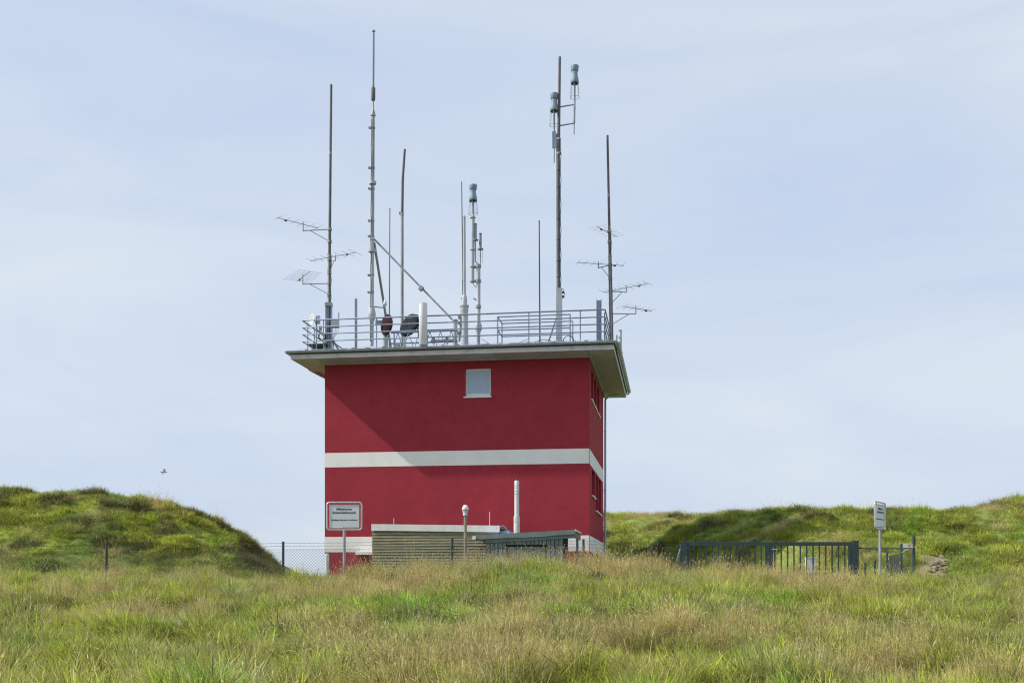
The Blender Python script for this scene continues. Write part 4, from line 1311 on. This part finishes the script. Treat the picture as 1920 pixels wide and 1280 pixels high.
# white utility box, white bollard
Yb = 33.0
x0, x1 = px2(1513, Yb), px2(1530.5, Yb)
zq = gz((x0 + x1) / 2, Yb)
ub_ = thing("utility_box", ((x0 + x1) / 2, Yb, zq), "small white utility cabinet seen through the gate bars", "cabinet")
MB().box(x0, x1, Yb, Yb + .2, zq - .1, zof(1046, Yb)).build("body", M['offwhite'], ub_)
MB().box(x0 - .012, x1 + .012, Yb - .03, Yb + .22, zof(1046, Yb) + .001, zof(1044, Yb)).build("lid", M['white'], ub_)
MB().box(x0 + .02, x1 - .02, Yb - .012, Yb - .001, zq + .1, zof(1048, Yb)).build("door", M['white'], ub_)
Yb = 29.2
q = W(613.2, 1066, Yb)
q.z = gz(q.x, Yb)
bo = tag(MB().lathe(q, [(.056, -.2), (.056, zof(1041, Yb) - q.z), (.05, zof(1038.5, Yb) - q.z), (.03, zof(1037.2, Yb) - q.z), (.001, zof(1037, Yb) - q.z)], 16).build("bollard", M['concrete'], None), "short round white concrete post by the warning sign", "bollard")

# ------------------------------------------------------------------ rubble in the dug bank
rp = thing("rubble_heap", (12.4, 32.0, gz(12.4, 32.0)), "heap of pale brown stones dug out of the bank by the fence end post", "rubble")
rr_ = random.Random(5)
smesh = []
for k in range(6):
    bmv = []
    m = MB()
    n1, n2 = 6, 4
    pts = [(0, 0, -1)]
    for i in range(1, n2):
        ph = math.pi * i / n2 - math.pi / 2
        for j in range(n1):
            th = 2 * math.pi * j / n1
            rad = rr_.uniform(.75, 1.15)
            pts.append((math.cos(ph) * math.cos(th) * rad, math.cos(ph) * math.sin(th) * rad, math.sin(ph) * rad))
    pts.append((0, 0, 1))
    ff = []
    for j in range(n1):
        ff.append((0, 1 + (j + 1) % n1, 1 + j))
        for i in range(n2 - 2):
            a0 = 1 + i * n1
            ff.append((a0 + j, a0 + (j + 1) % n1, a0 + n1 + (j + 1) % n1, a0 + n1 + j))
        ff.append((len(pts) - 1, 1 + (n2 - 2) * n1 + j, 1 + (n2 - 2) * n1 + (j + 1) % n1))
    me = bpy.data.meshes.new("stone")
    me.from_pydata(pts, [], ff)
    me.materials.append(M['stone'])
    smesh.append(me)
org = Vector(ORG[rp.name])
for k in range(230):
    Yk = rr_.uniform(31.0, 36.0)
    f_ = (Yk - 31.0) / 5.0
    X = px2(1720 + 48 * f_ + rr_.uniform(-6, 34 - 14 * f_), Yk)
    o = bpy.data.objects.new("stone", smesh[k % 6])
    o.parent = rp
    s_ = rr_.uniform(.035, .085) * (1.5 if k % 6 == 0 else 1)
    o.location = Vector((X, Yk, gz(X, Yk) + s_ * .55)) - org
    o.scale = (s_ * rr_.uniform(.9, 1.6), s_, s_ * rr_.uniform(.5, .8))
    o.rotation_euler = (rr_.uniform(-.4, .4), rr_.uniform(-.4, .4), rr_.uniform(0, 6.28))
    COL.objects.link(o)

# ------------------------------------------------------------------ gulls
def gull(p, label, span, yaw, roll):
    t = MB()
    ca, sa = math.cos(yaw), math.sin(yaw)
    def T(x, y, z):                      # x forward, y left wing
        y, z = y * math.cos(roll) - z * math.sin(roll), y * math.sin(roll) + z * math.cos(roll)
        return (p.x + (x * ca - y * sa) * span, p.y + (x * sa + y * ca) * span, p.z + z * span)
    m = MB(T)
    # spindle body with tail and beak
    prof = [(-.26, .004, .03), (-.20, .012, .05), (-.10, .04, .045), (0, .055, .055), (.08, .048, .048), (.13, .03, .03), (.17, .034, .034), (.20, .022, .022), (.25, .003, .003)]
    n_ = 8
    vv, ff = [], []
    for x, rz_, ry in prof:
        for k in range(n_):
            t_ = 2 * math.pi * k / n_
            vv.append((x, ry * math.cos(t_), rz_ * math.sin(t_)))
    for i in range(len(prof) - 1):
        for k in range(n_):
            k2 = (k + 1) % n_
            ff.append((i * n_ + k, (i + 1) * n_ + k, (i + 1) * n_ + k2, i * n_ + k2))
    m._add(vv, ff, True)
    for s_ in (1, -1):
        w = [(.09, .03, .02), (.12, .20, .10), (.04, .36, .09), (-.10, .52, .03), (-.07, .36, .075), (-.01, .2, .085), (-.06, .03, .015)]
        top = [(x, y * s_, z) for x, y, z in w]
        bot = [(x, y * s_, z - .012) for x, y, z in w]
        q = [(0, 1, 5, 6), (1, 2, 4, 5), (2, 3, 4)]
        m._add(top + bot, [f if s_ > 0 else f[::-1] for f in q] + [tuple(i + 7 for i in (f[::-1] if s_ > 0 else f)) for f in q] +
               [(i, (i + 1) % 7, (i + 1) % 7 + 7, i + 7) for i in range(7)])
    return tag(m.build("gull", M['bird'], None), label, "bird")
gull(W(307, 884.5, 62), "dark gull in flight in open sky above the left mound", .80, math.radians(12), math.radians(30))
gull(W(1273, 963, 75), "tiny gull skimming low over the ridge behind the gate", .75, math.radians(10), math.radians(35))

# ------------------------------------------------------------------ grass
def grass_material():
    m = bpy.data.materials.new("grass_blades")
    m.use_nodes = True
    n, l = m.node_tree.nodes, m.node_tree.links
    b = n["Principled BSDF"]
    b.inputs["Roughness"].default_value = 0.55
    b.inputs["Specular IOR Level"].default_value = 0.25
    ti = n.new("ShaderNodeAttribute")
    ti.attribute_type, ti.attribute_name = 'INSTANCER', "tint"
    bl = n.new("ShaderNodeAttribute")
    bl.attribute_name = "blade"          # r: brightness, g: dryness of the single blade, b: along the blade
    sp = n.new("ShaderNodeSeparateColor")
    l.new(bl.outputs["Color"], sp.inputs["Color"])
    mx = n.new("ShaderNodeMix")
    mx.data_type = 'RGBA'
    mx.inputs[7].default_value = (0.51, 0.42, 0.19, 1)
    l.new(sp.outputs["Green"], mx.inputs[0])
    l.new(ti.outputs["Color"], mx.inputs[6])
    mu = n.new("ShaderNodeMix")
    mu.data_type, mu.blend_type = 'RGBA', 'MULTIPLY'
    mu.inputs[0].default_value = 1.0
    l.new(mx.outputs[2], mu.inputs[6])
    mr = n.new("ShaderNodeMapRange")
    mr.inputs["To Min"].default_value, mr.inputs["To Max"].default_value = 0.5, 1.65
    l.new(sp.outputs["Red"], mr.inputs["Value"])
    l.new(mr.outputs["Result"], mu.inputs[7])
    l.new(mu.outputs[2], b.inputs["Base Color"])
    ge = n.new("ShaderNodeNewGeometry")      # soft leaf normals: halfway between the blade and the sward
    vm = n.new("ShaderNodeMix")
    vm.data_type = 'VECTOR'
    vm.inputs[0].default_value = 0.52
    vm.inputs[5].default_value = (0, 0, 1)
    l.new(ge.outputs["Normal"], vm.inputs[4])
    vn = n.new("ShaderNodeVectorMath")
    vn.operation = 'NORMALIZE'
    l.new(vm.outputs[1], vn.inputs[0])
    l.new(vn.outputs["Vector"], b.inputs["Normal"])
    tr = n.new("ShaderNodeBsdfTranslucent")
    l.new(mu.outputs[2], tr.inputs["Color"])
    ms = n.new("ShaderNodeMixShader")
    ms.inputs[0].default_value = 0.42
    l.new(b.outputs["BSDF"], ms.inputs[1])
    l.new(tr.outputs["BSDF"], ms.inputs[2])
    l.new(ms.outputs["Shader"], n["Material Output"].inputs["Surface"])
    return m
GM = grass_material()
tufts = bpy.data.collections.new("grass_tufts")          # source clumps, not linked to the scene

def make_tuft(i, nbl, rad, h0, h1, w, bend, dry, seed_p, upright=.25, lean=(0.0, 0.0)):
    r = random.Random(100 + i)
    vv, ff, cc = [], [], []
    for k in range(nbl):
        a, d = r.uniform(0, 6.283), rad * math.sqrt(r.random())
        x, y = d * math.cos(a), d * math.sin(a)
        h = r.uniform(h0, h1)
        da = a + r.gauss(0, .9)
        tilt = abs(r.gauss(0, upright)) + .3 * upright
        bd = abs(r.gauss(bend, bend * .5))
        dx, dy = math.cos(da), math.sin(da)
        sx, sy = -dy, dx
        br, dr = r.random(), (r.random() if r.random() < dry else r.random() * .25)
        segs = 4
        o = len(vv)
        px_, py_, pz = x, y, -.03
        ang = tilt
        st = h / segs
        for s in range(segs + 1):
            f_ = s / segs
            ww = w * (1 - f_ ** 1.6) * .5 * r.uniform(.9, 1.1)
            if s < segs:
                vv += [(px_ - sx * ww, py_ - sy * ww, pz), (px_ + sx * ww, py_ + sy * ww, pz)]
                cc += [(br, dr, f_)] * 2
            else:
                vv.append((px_, py_, pz))
                cc.append((br, dr, f_))
            px_ += (dx * math.sin(ang) + lean[0] * f_) * st
            py_ += (dy * math.sin(ang) + lean[1] * f_) * st
            pz += math.cos(ang) * st
            ang += bd / segs
        for s in range(segs - 1):
            q = o + 2 * s
            ff.append((q, q + 1, q + 3, q + 2))
        q = o + 2 * (segs - 1)
        ff.append((q, q + 1, q + 2))
        if r.random() < seed_p:                       # a slim seed head
            tx, ty, tz = vv[-1]
            L_, ww = r.uniform(.035, .07), r.uniform(.004, .0075)
            o = len(vv)
            ex, ey, ez = dx * math.sin(ang) * L_, dy * math.sin(ang) * L_, math.cos(ang) * L_
            vv += [(tx - ex * .2, ty - ey * .2, tz - ez * .2), (tx + sx * ww + ex * .4, ty + sy * ww + ey * .4, tz + ez * .4),
                   (tx + ex, ty + ey, tz + ez), (tx - sx * ww + ex * .4, ty - sy * ww + ey * .4, tz + ez * .4)]
            cc += [(br * .8, min(1, .65 + dr), 1)] * 4
            ff.append((o, o + 1, o + 2, o + 3))
    me = bpy.data.meshes.new("tuft_%02d" % i)
    me.from_pydata(vv, [], ff)
    ca = me.attributes.new("blade", 'FLOAT_COLOR', 'POINT')
    ca.data.foreach_set("color", np.array([(*c, 1) for c in cc], np.float32).reshape(-1))
    me.materials.append(GM)
    ob = bpy.data.objects.new("tuft_%02d" % i, me)
    tufts.objects.link(ob)

LEAN = (-.07, -.02)
for i in range(4):      # 0-3 soft green arching blades
    make_tuft(i, 38, .13, .18, .44, .0115, 1.0, .16, .02, .38, LEAN)
for i in range(4, 7):   # 4-6 dry thin stalks with seed heads
    make_tuft(i, 34, .15, .20, .48, .0070, .5, .62, .25, .28, LEAN)
for i in range(7, 9):   # 7-8 matted short dry grass
    make_tuft(i, 46, .18, .12, .30, .0080, 1.2, .6, .05, .6, LEAN)
for i in range(9, 12):  # 9-11 dense rounded tussocks
    make_tuft(i, 52, .20, .18, .38, .0125, 1.3, .2, .0, .5, LEAN)
for i in range(12, 14): # 12-13 few tall flowering stalks
    make_tuft(i, 9, .16, .45, .78, .0050, .35, .85, .95, .14, LEAN)

for i in range(14, 16): # 14-15 low broad-leaved plants
    make_tuft(i, 16, .10, .12, .26, .042, 1.1, .06, .0, .7)

def scatter(name, X, Y, kind, scl, tint, label, tilt=None):
    Z = height(X, Y)
    N = len(X)
    me = bpy.data.meshes.new(name)
    me.vertices.add(N)
    me.vertices.foreach_set("co", np.stack([X, Y, Z], -1).astype(np.float32).reshape(-1))
    def at(nm, ty, key, arr):
        a_ = me.attributes.new(nm, ty, 'POINT')
        a_.data.foreach_set(key, np.ascontiguousarray(arr).reshape(-1))
    rot = np.stack([rng.normal(0, .10, N), rng.normal(0, .10, N), rng.uniform(-.9, .9, N)], -1).astype(np.float32)
    if tilt is not None:
        rot[:, :2] += tilt
    at("rot", 'FLOAT_VECTOR', "vector", rot)
    at("scl", 'FLOAT_VECTOR', "vector", scl.astype(np.float32))
    at("kind_id", 'INT', "value", kind.astype(np.int32))
    at("tint", 'FLOAT_COLOR', "color", np.concatenate([tint, np.ones((N, 1))], 1).astype(np.float32))
    me.update()
    ob = bpy.data.objects.new(name, me)
    COL.objects.link(ob)
    ng = bpy.data.node_groups.new(name + "_nodes", 'GeometryNodeTree')
    ng.interface.new_socket("Geometry", in_out='INPUT', socket_type='NodeSocketGeometry')
    ng.interface.new_socket("Geometry", in_out='OUTPUT', socket_type='NodeSocketGeometry')
    nn, ll = ng.nodes, ng.links
    gi, go = nn.new("NodeGroupInput"), nn.new("NodeGroupOutput")
    mp = nn.new("GeometryNodeMeshToPoints")
    ci = nn.new("GeometryNodeCollectionInfo")
    ci.inputs["Collection"].default_value = tufts
    ci.inputs["Separate Children"].default_value = True
    ci.inputs["Reset Children"].default_value = True
    ip = nn.new("GeometryNodeInstanceOnPoints")
    ip.inputs["Pick Instance"].default_value = True
    def named(nm, ty):
        q = nn.new("GeometryNodeInputNamedAttribute")
        q.data_type = ty
        q.inputs["Name"].default_value = nm
        return q.outputs["Attribute"]
    ll.new(gi.outputs[0], mp.inputs["Mesh"])
    ll.new(mp.outputs["Points"], ip.inputs["Points"])
    ll.new(ci.outputs["Instances"], ip.inputs["Instance"])
    ll.new(named("kind_id", 'INT'), ip.inputs["Instance Index"])
    ll.new(named("rot", 'FLOAT_VECTOR'), ip.inputs["Rotation"])
    ll.new(named("scl", 'FLOAT_VECTOR'), ip.inputs["Scale"])
    ll.new(ip.outputs["Instances"], go.inputs[0])
    md = ob.modifiers.new("scatter", 'NODES')
    md.node_group = ng
    me.materials.append(GM)
    ob["kind"] = "stuff"
    ob["label"], ob["category"] = label, "grass"
    return ob

PAL = np.array([(0.210, 0.410, 0.018), (0.395, 0.465, 0.038), (0.280, 0.360, 0.115), (0.560, 0.465, 0.165), (0.420, 0.295, 0.130), (0.130, 0.190, 0.042)])

def field(N, y0, y1, halfw, dens_pow=1.0):
    Y = y0 + (y1 - y0) * rng.random(N) ** dens_pow
    X = rng.uniform(-1, 1, N) * (0.485 * Y + halfw)
    return X, Y

def cells(X, Y, size):
    """jittered-grid tussocks: id-random values and distance from the tussock's centre (in sizes)"""
    gx_, gy_ = np.floor(X / size).astype(int), np.floor(Y / size).astype(int)
    best = np.full(len(X), 1e9)
    val = np.zeros((len(X), 4))
    for i in (-1, 0, 1):
        for j in (-1, 0, 1):
            a, b = gx_ + i, gy_ + j
            jx, jy = _tab[a % 256, (b + 91) % 256], _tab[(a + 57) % 256, b % 256]
            d = np.hypot(X / size - a - jx, Y / size - b - jy)
            m = d < best
            best = np.where(m, d, best)
            for q, (o1, o2) in enumerate(((3, 11), (101, 37), (19, 171), (133, 77))):
                val[:, q] = np.where(m, _tab[(a * 3 + o1) % 256, (b * 5 + o2) % 256], val[:, q])
    return best, val

# meadow in front
N = 74000
X, Y = field(N, 8.0, 29.5, 2.8, 0.95)
dry = fbm(X * .42 + 40, Y * .30 + 7, 4)
lush = fbm(X * .55 + 90, Y * .38 + 31, 3)
fine = rng.random(N)
cd, cv = cells(X, Y, .62)
cd2, cv2 = cells(X + 31, Y + 17, .27)
dryness = np.clip((dry - .5) * 3.2 + .33 + (fine - .5) * .5 + (cv[:, 0] - .5) * .75 + (cv2[:, 0] - .5) * .45 + .16 * sm((Y - 22) / 5) - .30 * sm((13.5 - Y) / 3) - .2 * (X > 10), 0, 1)
near_l = sm((13.8 - Y) / 2.5) * sm((-1.2 - X) / 2.0)
lushness = np.clip((lush - .54) * 5 + (cv[:, 1] - .55) * 1.1 + .7 * near_l, 0, 1)
dryness = np.clip(dryness - .35 * near_l, 0, 1)
pick = rng.random(N)
kind = np.where(dryness > .55, rng.integers(4, 7, N), rng.integers(0, 4, N))
kind = np.where((pick > .80) & (dryness > .4), rng.integers(7, 9, N), kind)
kind = np.where((lushness > .4) & (dryness < .62), np.where(pick < .6, rng.integers(9, 12, N), rng.integers(0, 4, N)), kind)
kind = np.where((pick < .035) & (dryness > .35), rng.integers(12, 14, N), kind)
kind = np.where((pick > .982) & (dryness < .5), rng.integers(14, 16, N), kind)
w_str = np.clip((dryness - .45) * 2.4, 0, 1)[:, None]
base = PAL[1] * (1 - lushness[:, None]) + PAL[0] * lushness[:, None]
blue = np.clip((fbm(X * .7 + 200, Y * .6, 3) - .53) * 5 + (cv[:, 2] - .6) * 1.2, 0, 1)[:, None]
base = base * (1 - blue * .8) + PAL[2] * blue * .8
tint = base * (1 - w_str) + PAL[3] * w_str
brn = np.clip((fbm(X * 1.3 + 300, Y * .9, 3) - .60) * 8, 0, 1)[:, None] * w_str
tint = tint * (1 - .7 * brn) + PAL[4] * .7 * brn
tint = tint * rng.uniform(.8, 1.2, (N, 1)) * (.62 + .72 * cv2[:, 3:4])
clump = fbm(X * 1.5, Y * 1.5 + 50, 3)
s = np.clip(.80 + (clump - .5) * 1.6 + (cv[:, 3] - .5) * .55 - (cd - .4) * 1.15 + rng.normal(0, .14, N), .22, 1.6)
s = s * np.where(Y > 24, .92, 1.0) * (1 + .2 * near_l * (cv[:, 3] > .45))
dk = (cv2[:, 1] > .955) & (fine < .85)                       # dark sorrel and dock clumps
tint = np.where(dk[:, None], np.array([.075, .075, .035]) * rng.uniform(.6, 1.4, (N, 1)), tint)
kind = np.where(dk, np.where(pick < .4, rng.integers(14, 16, N), rng.integers(9, 12, N)), kind)
pale = (fine > .975)                                         # whitish tufts, blade highlights put into the tint
tint = np.where(pale[:, None], np.array([.66, .62, .42]), tint)
scl = np.stack([s, s, s * np.where(lushness > .4, .9, 1.0)], -1)
keep = bare_mask(X, Y) < .5
keep &= ~((clump < .40) & (rng.random(N) < .6))
keep &= ~((cd > .55) & (rng.random(N) < .75))
scatter("meadow_grass", X[keep], Y[keep], kind[keep], scl[keep], tint[keep], "tall mixed green and straw-coloured meadow grass on the foreground slope",
        ((cv[:, [1, 2]] - .5) * .75 + (cv2[:, [1, 2]] - .5) * .5)[keep])

# grass on the yard, the left mound and the right-hand banks
def bank(N, x0, x1, y0, y1, name, label, drybase, gmix):
    X, Y = rng.uniform(x0, x1, N), rng.uniform(y0, y1, N)
    px_ = CX + F * X / Y
    ok = (px_ > -180) & (px_ < 2100) & (bare_mask(X, Y) < .35)
    Bv = (X - BL[0]) * V2[0] + (Y - BL[1]) * V2[1]
    Bu = (X - BL[0]) * U2[0] + (Y - BL[1]) * U2[1]
    ok &= ~((Bv > -.15) & (Bv < BW + .2) & (Bu > -.15) & (Bu < BD + .3))
    ok &= ~((Bv > va0 - .1) & (Bv < va1 + .2) & (Bu > ua - .15) & (Bu < 0))
    ok &= ~((Bv > sv0) & (Bv < sv1 + .2) & (Bu > us) & (Bu < us + sd))
    X, Y = X[ok], Y[ok]
    n_ = len(X)
    dry = fbm(X * .5 + 13, Y * .33 + 71, 4)
    cd, cv = cells(X, Y, .95)
    d_ = np.clip((dry - .5) * 3.0 + drybase + (cv[:, 0] - .5) * .55 + rng.normal(0, .15, n_), 0, 1)
    lush = np.clip((fbm(X * .6 + 55, Y * .5 + 3, 3) - .45) * 4, 0, 1)
    pick = rng.random(n_)
    kind = np.where(pick < .7, rng.integers(9, 12, n_), rng.integers(0, 4, n_))
    kind = np.where(d_ > .62, np.where(pick < .5, rng.integers(7, 9, n_), rng.integers(4, 7, n_)), kind)
    kind = np.where(pick > .993, rng.integers(12, 14, n_), kind)
    w_ = np.clip((d_ - .5) * 2.2, 0, 1)[:, None]
    base = PAL[1] * (1 - gmix * lush[:, None]) + PAL[0] * gmix * lush[:, None]
    drk = np.clip((fbm(X * .9 + 21, Y * .7 + 8, 3) - .52) * 6, 0, 1)[:, None]
    base = base * (1 - .35 * drk) + PAL[5] * .35 * drk
    tint = (base * (1 - w_) + (PAL[3] * .75 + PAL[4] * .25) * w_) * rng.uniform(.75, 1.2, (n_, 1))
    cl = fbm(X * 1.1, Y * .8 + 50, 3)
    tint = tint * (.75 + .5 * cv[:, 1:2])
    s = np.clip(.85 + (cl - .5) * 1.8 - (cd - .4) * .7 + rng.normal(0, .15, n_), .3, 1.6)
    hv = (cv[:, 2] > .78) & (fbm(X * .35 + 70, Y * .3 + 5, 2) > .44) & (rng.random(n_) < .8)     # darker heathy clumps, with the shadows they cast put into the tint
    tint = np.where(hv[:, None], PAL[5] * np.array([.8, .72, .8]) * rng.uniform(.6, 1.3, (n_, 1)), tint)
    kind = np.where(hv, rng.integers(9, 12, n_), kind)
    s = np.where(hv, np.clip(1.35 - cd * .9, .4, 1.3), s)
    zs_ = np.where(hv, s * .85, s * .72)
    return scatter(name, X, Y, kind, np.stack([s * 1.25, s * 1.25, zs_], -1), tint, label, (cv[:, [0, 3]] - .5) * .6)
bank(17000, -27, -6, 31, 49, "mound_grass", "rough green tussock grass covering the rounded mound on the left", .20, .85)
bank(34000, 2.5, 33, 29.5, 63, "bank_grass", "tussocky green and tan grass covering the ridge behind the gate", .28, .8)
bank(6000, -12, 8, 29.5, 42, "yard_grass", "dry tall grass growing along the fence and around the sheds", .62, .5)

# loose tall straw along the crest
N = 2000
X = rng.uniform(-14.5, 15, N)
Y = rng.uniform(25.6, 31.0, N)
X[:420] = rng.uniform(-1.4, 2.6, 420)
Y[:420] = rng.uniform(27.5, 31.5, 420)
X[420:520] = rng.uniform(-7.2, -5.2, 100)
Y[420:520] = rng.uniform(28.5, 31.5, 100)
px_ = CX + F * X / Y
den = np.interp(px_, [0, 120, 300, 520, 560, 620, 760, 900, 1000, 1120, 1300, 1500, 1900], [.5, .8, .8, .4, .2, .35, .6, .9, 1, 1, .8, .45, .4])
ok = rng.random(N) < den
X, Y = X[ok], Y[ok]
n_ = len(X)
s = rng.uniform(.5, .9, n_) * np.where((X > -1.4) & (X < 2.6) & (Y > 28), 1.35, 1.0)
scatter("crest_straw", X, Y, rng.integers(12, 14, n_), np.stack([s, s, s], -1), (PAL[3] * .8 + PAL[4] * .2) * rng.uniform(.7, 1.15, (n_, 1)), "loose tall straw stalks with seed heads along the crest by the fence")
